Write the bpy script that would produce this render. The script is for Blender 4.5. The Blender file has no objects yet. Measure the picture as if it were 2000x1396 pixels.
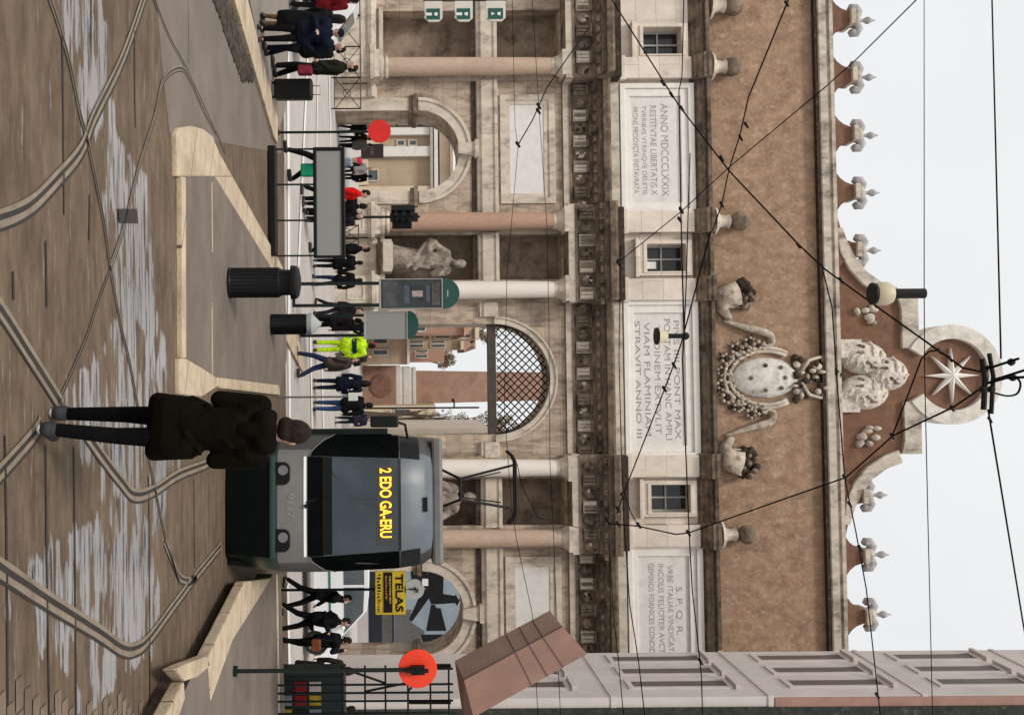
import bpy, bmesh, math, random
from mathutils import Vector, Matrix, noise
from mathutils.geometry import tessellate_polygon
R = math.radians
PI = math.pi
random.seed(7)
SC = bpy.context.scene
COL = SC.collection

# ------------------------------------------------------------------ camera
# the photograph lies on its side: world up runs towards the right-hand edge of the picture
F, XH, UC, H, ROLL = 2000.0, 750.0, 698.0, 2.30, 0.0075
ca, sa = math.cos(ROLL), math.sin(ROLL)
cam_d = bpy.data.cameras.new('camera')
cam = bpy.data.objects.new('camera', cam_d)
COL.objects.link(cam)
cam_d.sensor_fit = 'HORIZONTAL'
cam_d.sensor_width = 36.0
cam_d.lens = 36.0
cam_d.shift_x = (1000 - XH) / 2000.0
cam_d.clip_start = 0.1
cam_d.clip_end = 2000
cam.matrix_world = Matrix(((sa, -ca, 0, 0), (0, 0, -1, 0), (ca, sa, 0, H), (0, 0, 0, 1)))
SC.camera = cam

# ------------------------------------------------------------------ sky and sun (overcast)
SUN_EL, SUN_AZ = R(56), R(206)
world = bpy.data.worlds.new('World')
SC.world = world
world.use_nodes = True
wn, wl = world.node_tree.nodes, world.node_tree.links
wn.clear()
w_out = wn.new('ShaderNodeOutputWorld')
w_bg = wn.new('ShaderNodeBackground')
w_sky = wn.new('ShaderNodeTexSky')
w_sky.sky_type = 'NISHITA'
w_sky.sun_disc = False
w_sky.sun_elevation = SUN_EL
w_sky.sun_rotation = SUN_AZ
w_sky.dust_density = 3.0
w_tc = wn.new('ShaderNodeTexCoord')
w_sep = wn.new('ShaderNodeSeparateXYZ')
wl.new(w_tc.outputs['Generated'], w_sep.inputs[0])
w_ramp = wn.new('ShaderNodeValToRGB')          # overcast: the cloud deck is brighter overhead than at the horizon
w_ramp.color_ramp.elements[0].position = 0.0
w_ramp.color_ramp.elements[0].color = (8.9, 9.0, 9.05, 1)
w_ramp.color_ramp.elements[1].position = 1.0
w_ramp.color_ramp.elements[1].color = (8.6, 8.7, 8.8, 1)
e = w_ramp.color_ramp.elements.new(0.55)
e.color = (9.1, 9.2, 9.25, 1)
w_cl = wn.new('ShaderNodeTexNoise')            # faint tones in the cloud
w_cl.inputs['Scale'].default_value = 3.0
w_cl.inputs['Detail'].default_value = 5
wl.new(w_tc.outputs['Generated'], w_cl.inputs['Vector'])
w_mul = wn.new('ShaderNodeMapRange')
w_mul.inputs['From Min'].default_value = .3
w_mul.inputs['From Max'].default_value = .7
w_mul.inputs['To Min'].default_value = .95
w_mul.inputs['To Max'].default_value = 1.04
wl.new(w_cl.outputs['Fac'], w_mul.inputs[0])
wl.new(w_sep.outputs['Z'], w_ramp.inputs[0])
w_mix = wn.new('ShaderNodeMixRGB')
w_mix.inputs[0].default_value = 0.94
wl.new(w_sky.outputs[0], w_mix.inputs[1])
wl.new(w_ramp.outputs[0], w_mix.inputs[2])
w_vm = wn.new('ShaderNodeVectorMath')
w_vm.operation = 'SCALE'
wl.new(w_mix.outputs[0], w_vm.inputs[0])
wl.new(w_mul.outputs[0], w_vm.inputs['Scale'])
wl.new(w_vm.outputs[0], w_bg.inputs[0])
w_bg.inputs[1].default_value = 0.10
wl.new(w_bg.outputs[0], w_out.inputs[0])
sun_d = bpy.data.lights.new('sun', 'SUN')
sun_d.energy = 2.3
sun_d.angle = R(14)
sun_d.color = (1.0, 0.95, 0.88)
sun = bpy.data.objects.new('sun', sun_d)
COL.objects.link(sun)
sd = Vector((math.sin(SUN_AZ) * math.cos(SUN_EL), math.cos(SUN_AZ) * math.cos(SUN_EL), math.sin(SUN_EL)))
sun.rotation_euler = (-sd).to_track_quat('-Z', 'Y').to_euler()
sun.location = sd * 60
vs = SC.view_settings
vs.view_transform = 'Standard'
vs.look = 'None'
vs.gamma = 1.0
vs.exposure = 0.0
vs.use_curve_mapping = False
SC.cycles.max_bounces = 6
SC.cycles.diffuse_bounces = 3
SC.cycles.transparent_max_bounces = 8
SC.cycles.caustics_reflective = False
SC.cycles.caustics_refractive = False

# ------------------------------------------------------------------ measuring helpers
def P(x, U, d):
    """the point seen at column x, row U of the photograph, d metres away"""
    dx, du = x - XH, U - UC
    return Vector(((du * ca + dx * sa) * d / F, d, H + (dx * ca - du * sa) * d / F))

def zg(y):
    return 0.25 * min(1.0, max(0.0, (y - 27.0) / 13.0))

def G(x, U, dz=0.0):
    """the ground point seen there"""
    dx, du = x - XH, U - UC
    k = -(dx * ca - du * sa) / F
    d = H / max(k, 1e-4)
    for _ in range(12):
        d = (H - zg(min(d, 60))) / max(k, 1e-4)
        d = min(d, 80)
    p = P(x, U, d)
    p.z = zg(d) + dz
    return p

def px(p):
    X, d, Z = p[0], p[1], p[2] - H
    k = F / d
    return XH + (Z * ca + X * sa) * k, UC + (X * ca - Z * sa) * k

# ------------------------------------------------------------------ materials
def principled(name):
    m = bpy.data.materials.new(name)
    m.use_nodes = True
    nt = m.node_tree
    b = nt.nodes['Principled BSDF']
    return m, nt, b

def mat(name, col, rough=0.6, var=0.18, scale=2.0, bump=0.0, bscale=30.0, metal=0.0, spec=0.5,
        dirt=0.0, dirt_col=(0.05, 0.042, 0.035), dscale=1.0, stretch=(1, 1, 1), dlo=0.52, dhi=0.75, blocks=None):
    m, nt, b = principled(name)
    N, L = nt.nodes, nt.links
    tc = N.new('ShaderNodeTexCoord')
    mp = N.new('ShaderNodeMapping')
    mp.inputs['Scale'].default_value = stretch
    L.new(tc.outputs['Object'], mp.inputs[0])
    n1 = N.new('ShaderNodeTexNoise')
    n1.inputs['Scale'].default_value = scale
    n1.inputs['Detail'].default_value = 6
    n1.inputs['Roughness'].default_value = 0.65
    L.new(mp.outputs[0], n1.inputs['Vector'])
    cr = N.new('ShaderNodeValToRGB')
    cr.color_ramp.elements[0].position = 0.3
    cr.color_ramp.elements[1].position = 0.7
    cr.color_ramp.elements[0].color = (*[max(0, c * (1 - var)) for c in col], 1)
    cr.color_ramp.elements[1].color = (*[min(1, c * (1 + var)) for c in col], 1)
    L.new(n1.outputs['Fac'], cr.inputs[0])
    out = cr.outputs[0]
    if blocks:
        bw, bh, amt = blocks                       # ashlar courses: per-block tone and darker joints
        sep = N.new('ShaderNodeSeparateXYZ')
        L.new(tc.outputs['Object'], sep.inputs[0])
        cmb = N.new('ShaderNodeCombineXYZ')
        L.new(sep.outputs['X'], cmb.inputs[0])
        L.new(sep.outputs['Z'], cmb.inputs[1])
        br = N.new('ShaderNodeTexBrick')
        br.inputs['Scale'].default_value = 1.0
        br.inputs['Brick Width'].default_value = bw
        br.inputs['Row Height'].default_value = bh
        br.inputs['Mortar Size'].default_value = 0.012
        br.inputs['Mortar Smooth'].default_value = 0.5
        br.inputs['Color1'].default_value = (1 - amt, 1 - amt, 1 - amt, 1)
        br.inputs['Color2'].default_value = (1 + amt * .6, 1 + amt * .55, 1 + amt * .5, 1)
        br.inputs['Mortar'].default_value = (0.55, 0.5, 0.45, 1)
        L.new(cmb.outputs[0], br.inputs['Vector'])
        mu = N.new('ShaderNodeMixRGB')
        mu.blend_type = 'MULTIPLY'
        mu.inputs[0].default_value = 1.0
        L.new(out, mu.inputs[1])
        L.new(br.outputs['Color'], mu.inputs[2])
        out = mu.outputs[0]
    if dirt > 0:
        n2 = N.new('ShaderNodeTexNoise')
        n2.inputs['Scale'].default_value = dscale
        n2.inputs['Detail'].default_value = 8
        n2.inputs['Roughness'].default_value = 0.7
        L.new(mp.outputs[0], n2.inputs['Vector'])
        mr = N.new('ShaderNodeMapRange')
        mr.inputs['From Min'].default_value = dlo
        mr.inputs['From Max'].default_value = dhi
        mr.inputs['To Max'].default_value = dirt
        L.new(n2.outputs['Fac'], mr.inputs[0])
        mx = N.new('ShaderNodeMixRGB')
        L.new(mr.outputs[0], mx.inputs[0])
        L.new(out, mx.inputs[1])
        mx.inputs[2].default_value = (*dirt_col, 1)
        out = mx.outputs[0]
    L.new(out, b.inputs['Base Color'])
    b.inputs['Roughness'].default_value = rough
    b.inputs['Metallic'].default_value = metal
    b.inputs['Specular IOR Level'].default_value = spec
    if bump > 0:
        n3 = N.new('ShaderNodeTexNoise')
        n3.inputs['Scale'].default_value = bscale
        n3.inputs['Detail'].default_value = 5
        L.new(mp.outputs[0], n3.inputs['Vector'])
        bp = N.new('ShaderNodeBump')
        bp.inputs['Strength'].default_value = bump
        bp.inputs['Distance'].default_value = 0.03
        L.new(n3.outputs['Fac'], bp.inputs['Height'])
        L.new(bp.outputs[0], b.inputs['Normal'])
    return m

def glow(name, col, strength):
    m, nt, b = principled(name)
    b.inputs['Base Color'].default_value = (*col, 1)
    b.inputs['Emission Color'].default_value = (*col, 1)
    b.inputs['Emission Strength'].default_value = strength
    return m

_cloth = {}
def cloth(col, rough=0.85):
    k = (tuple(round(c, 3) for c in col), rough)
    if k not in _cloth:
        _cloth[k] = mat('cloth', tuple(c * .62 if max(col) < .06 else c * .9 for c in col), rough, 0.3, 9.0, 0.35, 25.0, spec=0.05)
    return _cloth[k]

M = {}
M['stone'] = mat('travertine_ashlar', (.46, .375, .295), .85, .22, 1.6, .5, 9, dirt=.95, dirt_col=(.085, .06, .042), dscale=1.7, stretch=(1.5, 1, .5), dlo=.46, dhi=.72, spec=.15, blocks=(1.5, .62, .2))
M['stone_smooth'] = mat('dressed_travertine', (.55, .48, .40), .8, .2, 2.2, .45, 12, dirt=.9, dirt_col=(.10, .072, .052), dscale=2.0, stretch=(1.2, 1, .6), dlo=.5, dhi=.78, spec=.15)
M['stone_grime'] = mat('grimy_travertine', (.23, .178, .132), .9, .4, 3.0, .7, 12, dirt=.9, dirt_col=(.045, .036, .028), dscale=1.2, dlo=.45, dhi=.65, spec=.15)
M['stone_dark'] = mat('grime_and_shade_travertine', (.05, .037, .028), .9, .5, 4.0, .7, 14, dirt=.5, dirt_col=(.22, .17, .13), dscale=2.0, dlo=.55, dhi=.7, spec=.15)  # black grime; also paints in shade on strips and the hood underside
M['attic'] = mat('pale_travertine', (.66, .58, .50), .8, .13, 1.8, .4, 10, dirt=.6, dirt_col=(.22, .17, .13), dscale=1.5, stretch=(1, 1, .6), dlo=.58, dhi=.8, spec=.2, blocks=(2.1, .9, .08))
M['marble'] = mat('white_marble', (.67, .645, .61), .6, .08, 3.0, .15, 10, dirt=.5, dirt_col=(.43, .39, .345), dscale=1.4, spec=.2)
M['col_white'] = mat('white_column_marble', (.72, .665, .60), .6, .1, 2.0, .2, 12, dirt=.4, dirt_col=(.36, .3, .25), dscale=2.0, stretch=(1, 1, .3), spec=.3)
M['col_tan'] = mat('tan_granite', (.47, .35, .265), .7, .12, 9, .3, 30, dirt=.35, dirt_col=(.26, .18, .13), dscale=1.5, stretch=(1, 1, .4), spec=.3)
M['col_red'] = mat('reddish_granite', (.42, .265, .19), .7, .13, 9, .3, 30, dirt=.35, dirt_col=(.22, .14, .1), dscale=1.5, stretch=(1, 1, .4), spec=.3)
M['plaster'] = mat('ochre_plaster', (.305, .20, .136), .9, .34, 1.3, 1.4, 6.0, dirt=.75, dirt_col=(.47, .345, .24), dscale=3.0, stretch=(1.4, 1, 1.0), dlo=.52, dhi=.68, spec=.05)
M['crest'] = mat('red_brown_plaster', (.185, .102, .068), .9, .25, 2.0, .5, 9, dirt=.6, dirt_col=(.12, .07, .05), dscale=1.6, dlo=.5, dhi=.7, spec=.1)
M['cornice'] = mat('patched_cornice_stone', (.50, .44, .37), .85, .3, 2.5, .6, 12, dirt=.85, dirt_col=(.12, .10, .08), dscale=1.2, stretch=(1, 1, .5), dlo=.5, dhi=.66, spec=.2)
M['letter'] = mat('dark_cut_letter', (.27, .26, .25), .8, .2, 6)
M['iron'] = mat('black_iron', (.008, .007, .0065), .55, .3, 8, .2, 30, spec=.2)
M['black'] = mat('black_paint', (.005, .005, .0055), .45, .3, 5, .1, 30, spec=.22)
M['green_black'] = mat('dark_green_paint', (.006, .012, .010), .5, .3, 5, .15, 25, spec=.25)
M['wire'] = mat('dark_cable', (.005, .004, .0035), .7, .2, 9, spec=.05)
M['kerb'] = mat('pale_kerb_stone', (.50, .40, .285), .85, .18, 3, .5, 18, dirt=.7, dirt_col=(.24, .18, .125), dscale=1.6, dlo=.48, dhi=.75, spec=.15)
M['platform'] = mat('grey_brown_asphalt', (.165, .132, .108), .8, .2, 1.2, .5, 60, dirt=.4, dirt_col=(.28, .24, .2), dscale=.7, spec=.3)
M['road'] = mat('light_grey_asphalt', (.46, .42, .395), .8, .12, .7, .3, 60, dirt=.35, dirt_col=(.33, .3, .28), dscale=.5, spec=.3)
M['pave'] = mat('brown_grey_pavement', (.235, .2, .168), .8, .15, 1.0, .4, 40, dirt=.4, dirt_col=(.20, .17, .145), dscale=.8, spec=.3)
M['white_line'] = mat('road_paint', (.80, .77, .73), .7, .1, 5, dirt=.5, dirt_col=(.5, .46, .43), dscale=3)
M['groove'] = mat('rail_groove', (.022, .018, .015), .55, .4, 3)
M['rail'] = mat('worn_rail_edge', (.26, .205, .15), .5, .3, 4, .2, 30, dirt=.6, dirt_col=(.1, .075, .055), dscale=2, metal=.2)
M['steel'] = mat('dull_steel', (.25, .25, .25), .45, .15, 6, metal=.7)
M['grey_panel'] = mat('grey_sheet_metal', (.265, .262, .255), .55, .10, 60, .1, 60)
M['tin'] = mat('tin_sheet', (.33, .345, .34), .5, .12, 3, .1, 40)
M['green'] = mat('bottle_green_enamel', (.006, .055, .042), .35, .2, 4)
M['red'] = mat('red_enamel', (.66, .012, .006), .5, .12, 4, .05, 40)
M['orange'] = mat('orange_red_enamel', (.85, .045, .01), .5, .08, 4, .05, 40)
M['rust'] = mat('shaded_brown_sheet', (.25, .135, .098), .7, .14, 1.6, .25, 15, dirt=.5, dirt_col=(.30, .185, .135), dscale=1.1, dlo=.5, dhi=.75)  # darker copy of the brown, painting the hood's shaded facet
M['rust_lit'] = mat('lit_brown_sheet', (.32, .215, .17), .7, .14, 1.6, .25, 15, dirt=.5, dirt_col=(.23, .125, .085), dscale=1.1, dlo=.5, dhi=.75)  # paler copy of the brown, painting the hood's lit facet
M['skin'] = mat('skin', (.50, .30, .22), .55, .1, 8)
M['eye'] = mat('eye', (.02, .016, .014), .3, .1, 8)
M['hair_dark'] = mat('dark_hair', (.010, .007, .005), .7, .3, 40, .3, 60, spec=.15)
M['hair_brown'] = mat('brown_hair', (.016, .009, .006), .7, .35, 40, .4, 60, spec=.15)
M['shoe'] = mat('dark_shoe', (.02, .019, .018), .5, .2, 9)
M['car_white'] = mat('white_car_paint', (.80, .81, .82), .25, .02, 2)
M['car_glass'] = mat('car_glass', (.07, .09, .10), .08, .3, 1.5)
M['tyre'] = mat('tyre_rubber', (.008, .008, .008), .8, .2, 9)
M['lamp_shade'] = mat('cream_lamp_glass', (.52, .45, .30), .5, .1, 6)
M['bark'] = mat('bark', (.09, .065, .045), .9, .3, 6, .5, 12)
M['leaf'] = mat('dark_leaf', (.05, .065, .03), .7, .5, 1.5)
M['leaf_dry'] = mat('bronze_leaf', (.19, .135, .07), .7, .5, .4)
M['amber'] = glow('amber_led', (1.0, .42, .02), 1.6)
M['paper'] = mat('paper', (.75, .75, .74), .7, .05, 4)

def kerb_joints():
    nt = M['kerb'].node_tree
    N, L = nt.nodes, nt.links
    b = N['Principled BSDF']
    src = b.inputs['Base Color'].links[0].from_socket
    tc, sep, mul, fr, lt, mx = N.new('ShaderNodeTexCoord'), N.new('ShaderNodeSeparateXYZ'), N.new('ShaderNodeMath'), N.new('ShaderNodeMath'), N.new('ShaderNodeMath'), N.new('ShaderNodeMixRGB')
    L.new(tc.outputs['Object'], sep.inputs[0])
    mul.operation, fr.operation, lt.operation = 'MULTIPLY_ADD', 'FRACT', 'LESS_THAN'
    L.new(sep.outputs['Y'], mul.inputs[0]); mul.inputs[1].default_value = .85
    sx = N.new('ShaderNodeMath'); sx.operation = 'MULTIPLY'
    L.new(sep.outputs['X'], sx.inputs[0]); sx.inputs[1].default_value = .55
    L.new(sx.outputs[0], mul.inputs[2])
    L.new(mul.outputs[0], fr.inputs[0]); L.new(fr.outputs[0], lt.inputs[0]); lt.inputs[1].default_value = .022
    L.new(lt.outputs[0], mx.inputs[0]); L.new(src, mx.inputs[1]); mx.inputs[2].default_value = (.14, .10, .07, 1)
    L.new(mx.outputs[0], b.inputs['Base Color'])
kerb_joints()
M['ornament'] = mat('sooty_stucco_ornament', (.47, .40, .325), .85, .3, 4, .8, 10, dirt=.85, dirt_col=(.10, .075, .056), dscale=2.4, dlo=.48, dhi=.7, spec=.1)

# ------------------------------------------------------------------ mesh builder
class MB:
    def __init__(s):
        s.v, s.f, s.m = [], [], []

    def add(s, vs, fs, mi=0):
        o = len(s.v)
        s.v += [tuple(v) for v in vs]
        for f in fs:
            s.f.append(tuple(i + o for i in f))
            s.m.append(mi)
        return s

    def box(s, x0, x1, y0, y1, z0, z1, mi=0):
        return s.add([(x0, y0, z0), (x1, y0, z0), (x1, y1, z0), (x0, y1, z0), (x0, y0, z1), (x1, y0, z1), (x1, y1, z1), (x0, y1, z1)],
                     [(0, 3, 2, 1), (4, 5, 6, 7), (0, 1, 5, 4), (1, 2, 6, 5), (2, 3, 7, 6), (3, 0, 4, 7)], mi)

    def prism(s, loops, y0, y1, mi=0, axis='y'):
        """polygon with holes in the x-z plane pushed from y0 to y1"""
        flat, tris = [], None
        loops3 = [[Vector((a, b, 0)) for a, b in lp] for lp in loops]
        tris = tessellate_polygon(loops3)
        for lp in loops:
            flat += lp
        n = len(flat)
        def pt(a, b, y):
            return (a, y, b) if axis == 'y' else ((a, b, y) if axis == 'z' else (y, a, b))
        vs = [pt(a, b, y0) for a, b in flat] + [pt(a, b, y1) for a, b in flat]
        fs = []
        for t in tris:
            fs.append(tuple(t))
            fs.append(tuple(i + n for i in reversed(t)))
        o = 0
        for lp in loops:
            k = len(lp)
            for i in range(k):
                j = (i + 1) % k
                fs.append((o + i, o + j, n + o + j, n + o + i))
            o += k
        return s.add(vs, fs, mi)

    def tube(s, pts, r, n=6, mi=0, cap=True):
        pts = [Vector(p) for p in pts]
        rs = r if isinstance(r, (list, tuple)) else [r] * len(pts)
        vs, fs = [], []
        up = None
        for i, p in enumerate(pts):
            t = (pts[min(i + 1, len(pts) - 1)] - pts[max(i - 1, 0)]).normalized()
            if up is None:
                up = Vector((0, 0, 1)) if abs(t.z) < .9 else Vector((1, 0, 0))
            a = t.cross(up)
            if a.length < 1e-4:
                up = Vector((1, 0, 0)) if abs(t.x) < .9 else Vector((0, 1, 0))
                a = t.cross(up)
            a.normalize()
            b = a.cross(t).normalized()
            up = b
            for k in range(n):
                w = 2 * PI * k / n
                vs.append(p + (a * math.cos(w) + b * math.sin(w)) * rs[i])
        for i in range(len(pts) - 1):
            for k in range(n):
                k2 = (k + 1) % n
                fs.append((i * n + k, i * n + k2, (i + 1) * n + k2, (i + 1) * n + k))
        if cap:
            fs.append(tuple(range(n - 1, -1, -1)))
            fs.append(tuple((len(pts) - 1) * n + k for k in range(n)))
        return s.add(vs, fs, mi)

    def lathe(s, prof, c=(0, 0, 0), n=24, mi=0, sx=1, sy=1):
        vs, fs = [], []
        for r, z in prof:
            for k in range(n):
                w = 2 * PI * k / n
                vs.append((c[0] + r * sx * math.cos(w), c[1] + r * sy * math.sin(w), c[2] + z))
        for i in range(len(prof) - 1):
            for k in range(n):
                k2 = (k + 1) % n
                fs.append((i * n + k, i * n + k2, (i + 1) * n + k2, (i + 1) * n + k))
        fs.append(tuple(range(n - 1, -1, -1)))
        fs.append(tuple((len(prof) - 1) * n + k for k in range(n)))
        return s.add(vs, fs, mi)

    def ball(s, c, r, n=10, mi=0):
        rx, ry, rz = r if isinstance(r, (tuple, list)) else (r, r, r)
        m = max(4, n // 2 + 1)
        vs = [(c[0], c[1], c[2] - rz)]
        for i in range(1, m):
            th = -PI / 2 + PI * i / m
            for k in range(n):
                w = 2 * PI * k / n
                vs.append((c[0] + rx * math.cos(th) * math.cos(w), c[1] + ry * math.cos(th) * math.sin(w), c[2] + rz * math.sin(th)))
        vs.append((c[0], c[1], c[2] + rz))
        fs = []
        for k in range(n):
            k2 = (k + 1) % n
            fs.append((0, 1 + k2, 1 + k))
            for i in range(m - 2):
                fs.append((1 + i * n + k, 1 + i * n + k2, 1 + (i + 1) * n + k2, 1 + (i + 1) * n + k))
            fs.append((1 + (m - 2) * n + k, 1 + (m - 2) * n + k2, len(vs) - 1))
        return s.add(vs, fs, mi)

    def cap(s, p0, p1, r0, r1=None, n=10, mi=0):
        """tapered capsule"""
        p0, p1 = Vector(p0), Vector(p1)
        r1 = r0 if r1 is None else r1
        t = (p1 - p0)
        if t.length < 1e-5:
            return s.ball(p0, r0, n, mi)
        t.normalize()
        pts, rs = [], []
        for k in (-.95, -.6, -.25, 0):
            pts.append(p0 + t * r0 * k); rs.append(r0 * math.sqrt(max(0.02, 1 - k * k)))
        for k in (0, .25, .6, .95):
            pts.append(p1 + t * r1 * k); rs.append(r1 * math.sqrt(max(0.02, 1 - k * k)))
        return s.tube(pts, rs, n, mi)

    def xform(s, mtx):
        s.v = [tuple(mtx @ Vector(v)) for v in s.v]
        return s

    def build(s, name, mats, parent=None, smooth=False, loc=(0, 0, 0), bevel=0.0, fixn=True):
        me = bpy.data.meshes.new(name)
        me.from_pydata(s.v, [], s.f)
        mats = mats if isinstance(mats, (list, tuple)) else [mats]
        for m_ in mats:
            me.materials.append(M[m_] if isinstance(m_, str) else m_)
        if len(mats) > 1:
            me.polygons.foreach_set('material_index', s.m)
        if fixn:
            bm = bmesh.new()
            bm.from_mesh(me)
            bmesh.ops.recalc_face_normals(bm, faces=bm.faces)
            bm.to_mesh(me)
            bm.free()
        if smooth:
            me.shade_smooth() if smooth is True else me.set_sharp_from_angle(angle=R(smooth))
            if smooth is not True:
                for p in me.polygons:
                    p.use_smooth = True
        me.update()
        o = bpy.data.objects.new(name, me)
        COL.objects.link(o)
        o.location = loc
        if parent:
            o.parent = parent
        if bevel > 0:
            b = o.modifiers.new('bevel', 'BEVEL')
            b.width = bevel
            b.segments = 2
            b.limit_method = 'ANGLE'
        return o

def tag(o, label, cat=None, group=None, kind=None):
    if label: o['label'] = label
    if cat: o['category'] = cat
    if group: o['group'] = group
    if kind: o['kind'] = kind
    return o

def thing(name, label, cat, loc=(0, 0, 0), rz=0.0, group=None):
    o = bpy.data.objects.new(name, None)
    COL.objects.link(o)
    o.empty_display_size = .3
    o.location = loc
    o.rotation_euler = (0, 0, rz)
    return tag(o, label, cat, group)

def copy_tree(o, parent=None):
    c = o.copy()
    COL.objects.link(c)
    if parent: c.parent = parent
    for ch in list(o.children):
        copy_tree(ch, c)
    return c

def text(name, body, m, parent, loc, size, width=None, ext=.01, rz=0.0, bold=0.0, align='CENTER', height=None):
    cu = bpy.data.curves.new(name, 'FONT')
    cu.body = body
    cu.size = 1.0
    cu.extrude = ext
    cu.offset = bold
    cu.align_x = align
    cu.align_y = 'CENTER'
    cu.materials.append(M[m] if isinstance(m, str) else m)
    o = bpy.data.objects.new(name, cu)
    COL.objects.link(o)
    o.parent = parent
    o.location = loc
    o.rotation_euler = (R(90), 0, rz)
    bpy.context.view_layer.update()
    w, hh = o.dimensions.x, o.dimensions.y
    sx = size if not width else width / max(w, 1e-3)
    sz = size if not height else height / max(hh, 1e-3)
    me = bpy.data.meshes.new_from_object(o.evaluated_get(bpy.context.evaluated_depsgraph_get()))
    me.transform(Matrix.Diagonal((sx, sz, 1, 1)))
    bpy.data.objects.remove(o)
    me.name = name
    if not me.materials: me.materials.append(M[m] if isinstance(m, str) else m)
    o = bpy.data.objects.new(name, me)
    COL.objects.link(o)
    o.parent = parent
    o.location = loc
    o.rotation_euler = (R(90), 0, rz)
    return o

def smooth_line(pts, k=6):
    pts = [Vector(p) for p in pts]
    if len(pts) < 3: return pts
    out = []
    for i in range(len(pts) - 1):
        p0, p1, p2, p3 = pts[max(i - 1, 0)], pts[i], pts[i + 1], pts[min(i + 2, len(pts) - 1)]
        for j in range(k):
            t = j / k
            out.append(.5 * ((2 * p1) + (p2 - p0) * t + (2 * p0 - 5 * p1 + 4 * p2 - p3) * t * t + (3 * p1 - p0 - 3 * p2 + p3) * t ** 3))
    out.append(pts[-1])
    return out

def arc(cx, cz, r, a0, a1, n, rz=None):
    rz = rz or r
    return [(cx + r * math.cos(a0 + (a1 - a0) * i / n), cz + rz * math.sin(a0 + (a1 - a0) * i / n)) for i in range(n + 1)]

M['grey_shoe'] = mat('grey_trainer', (.032, .032, .034), .7, .2, 9, spec=.2)
# ================================================================== ground
def sheet(name, ys, x0, x1, m, dz):
    mb = MB()
    vs = []
    for y in ys:
        vs += [(x0, y, zg(y) + dz), (x1, y, zg(y) + dz)]
    mb.add(vs, [(2 * i, 2 * i + 1, 2 * i + 3, 2 * i + 2) for i in range(len(ys) - 1)])
    return tag(mb.build(name, m), None, None, None, 'structure')

sheet('ground', [-40, 27, 30, 33, 36, 40, 700], -500, 500, 'road', -.012)

# near paving: brown concrete setts, wet in places -------------------------------------------------
WET = [(-200, 150, 75), (0, 162, 58), (100, 168, 48), (200, 182, 46), (270, 195, 45), (350, 235, 62), (450, 250, 52), (550, 262, 48),
       (620, 268, 52), (700, 255, 85), (760, 220, 112), (820, 220, 112), (900, 250, 112), (1000, 262, 75), (1060, 200, 120), (1120, 165, 150),
       (1200, 165, 160), (1280, 190, 120), (1330, 190, 60), (1400, 150, 30), (1700, 150, 30)]
def wet_weight(x, U):
    for i in range(len(WET) - 1):
        a, b = WET[i], WET[i + 1]
        if a[0] <= U <= b[0]:
            t = (U - a[0]) / (b[0] - a[0])
            c, hw = a[1] + (b[1] - a[1]) * t, a[2] + (b[2] - a[2]) * t
            return max(0.0, min(1.0, (hw - abs(x - c)) / (hw * .35) )) if abs(x - c) < hw else 0.0
    return 0.0

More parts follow.
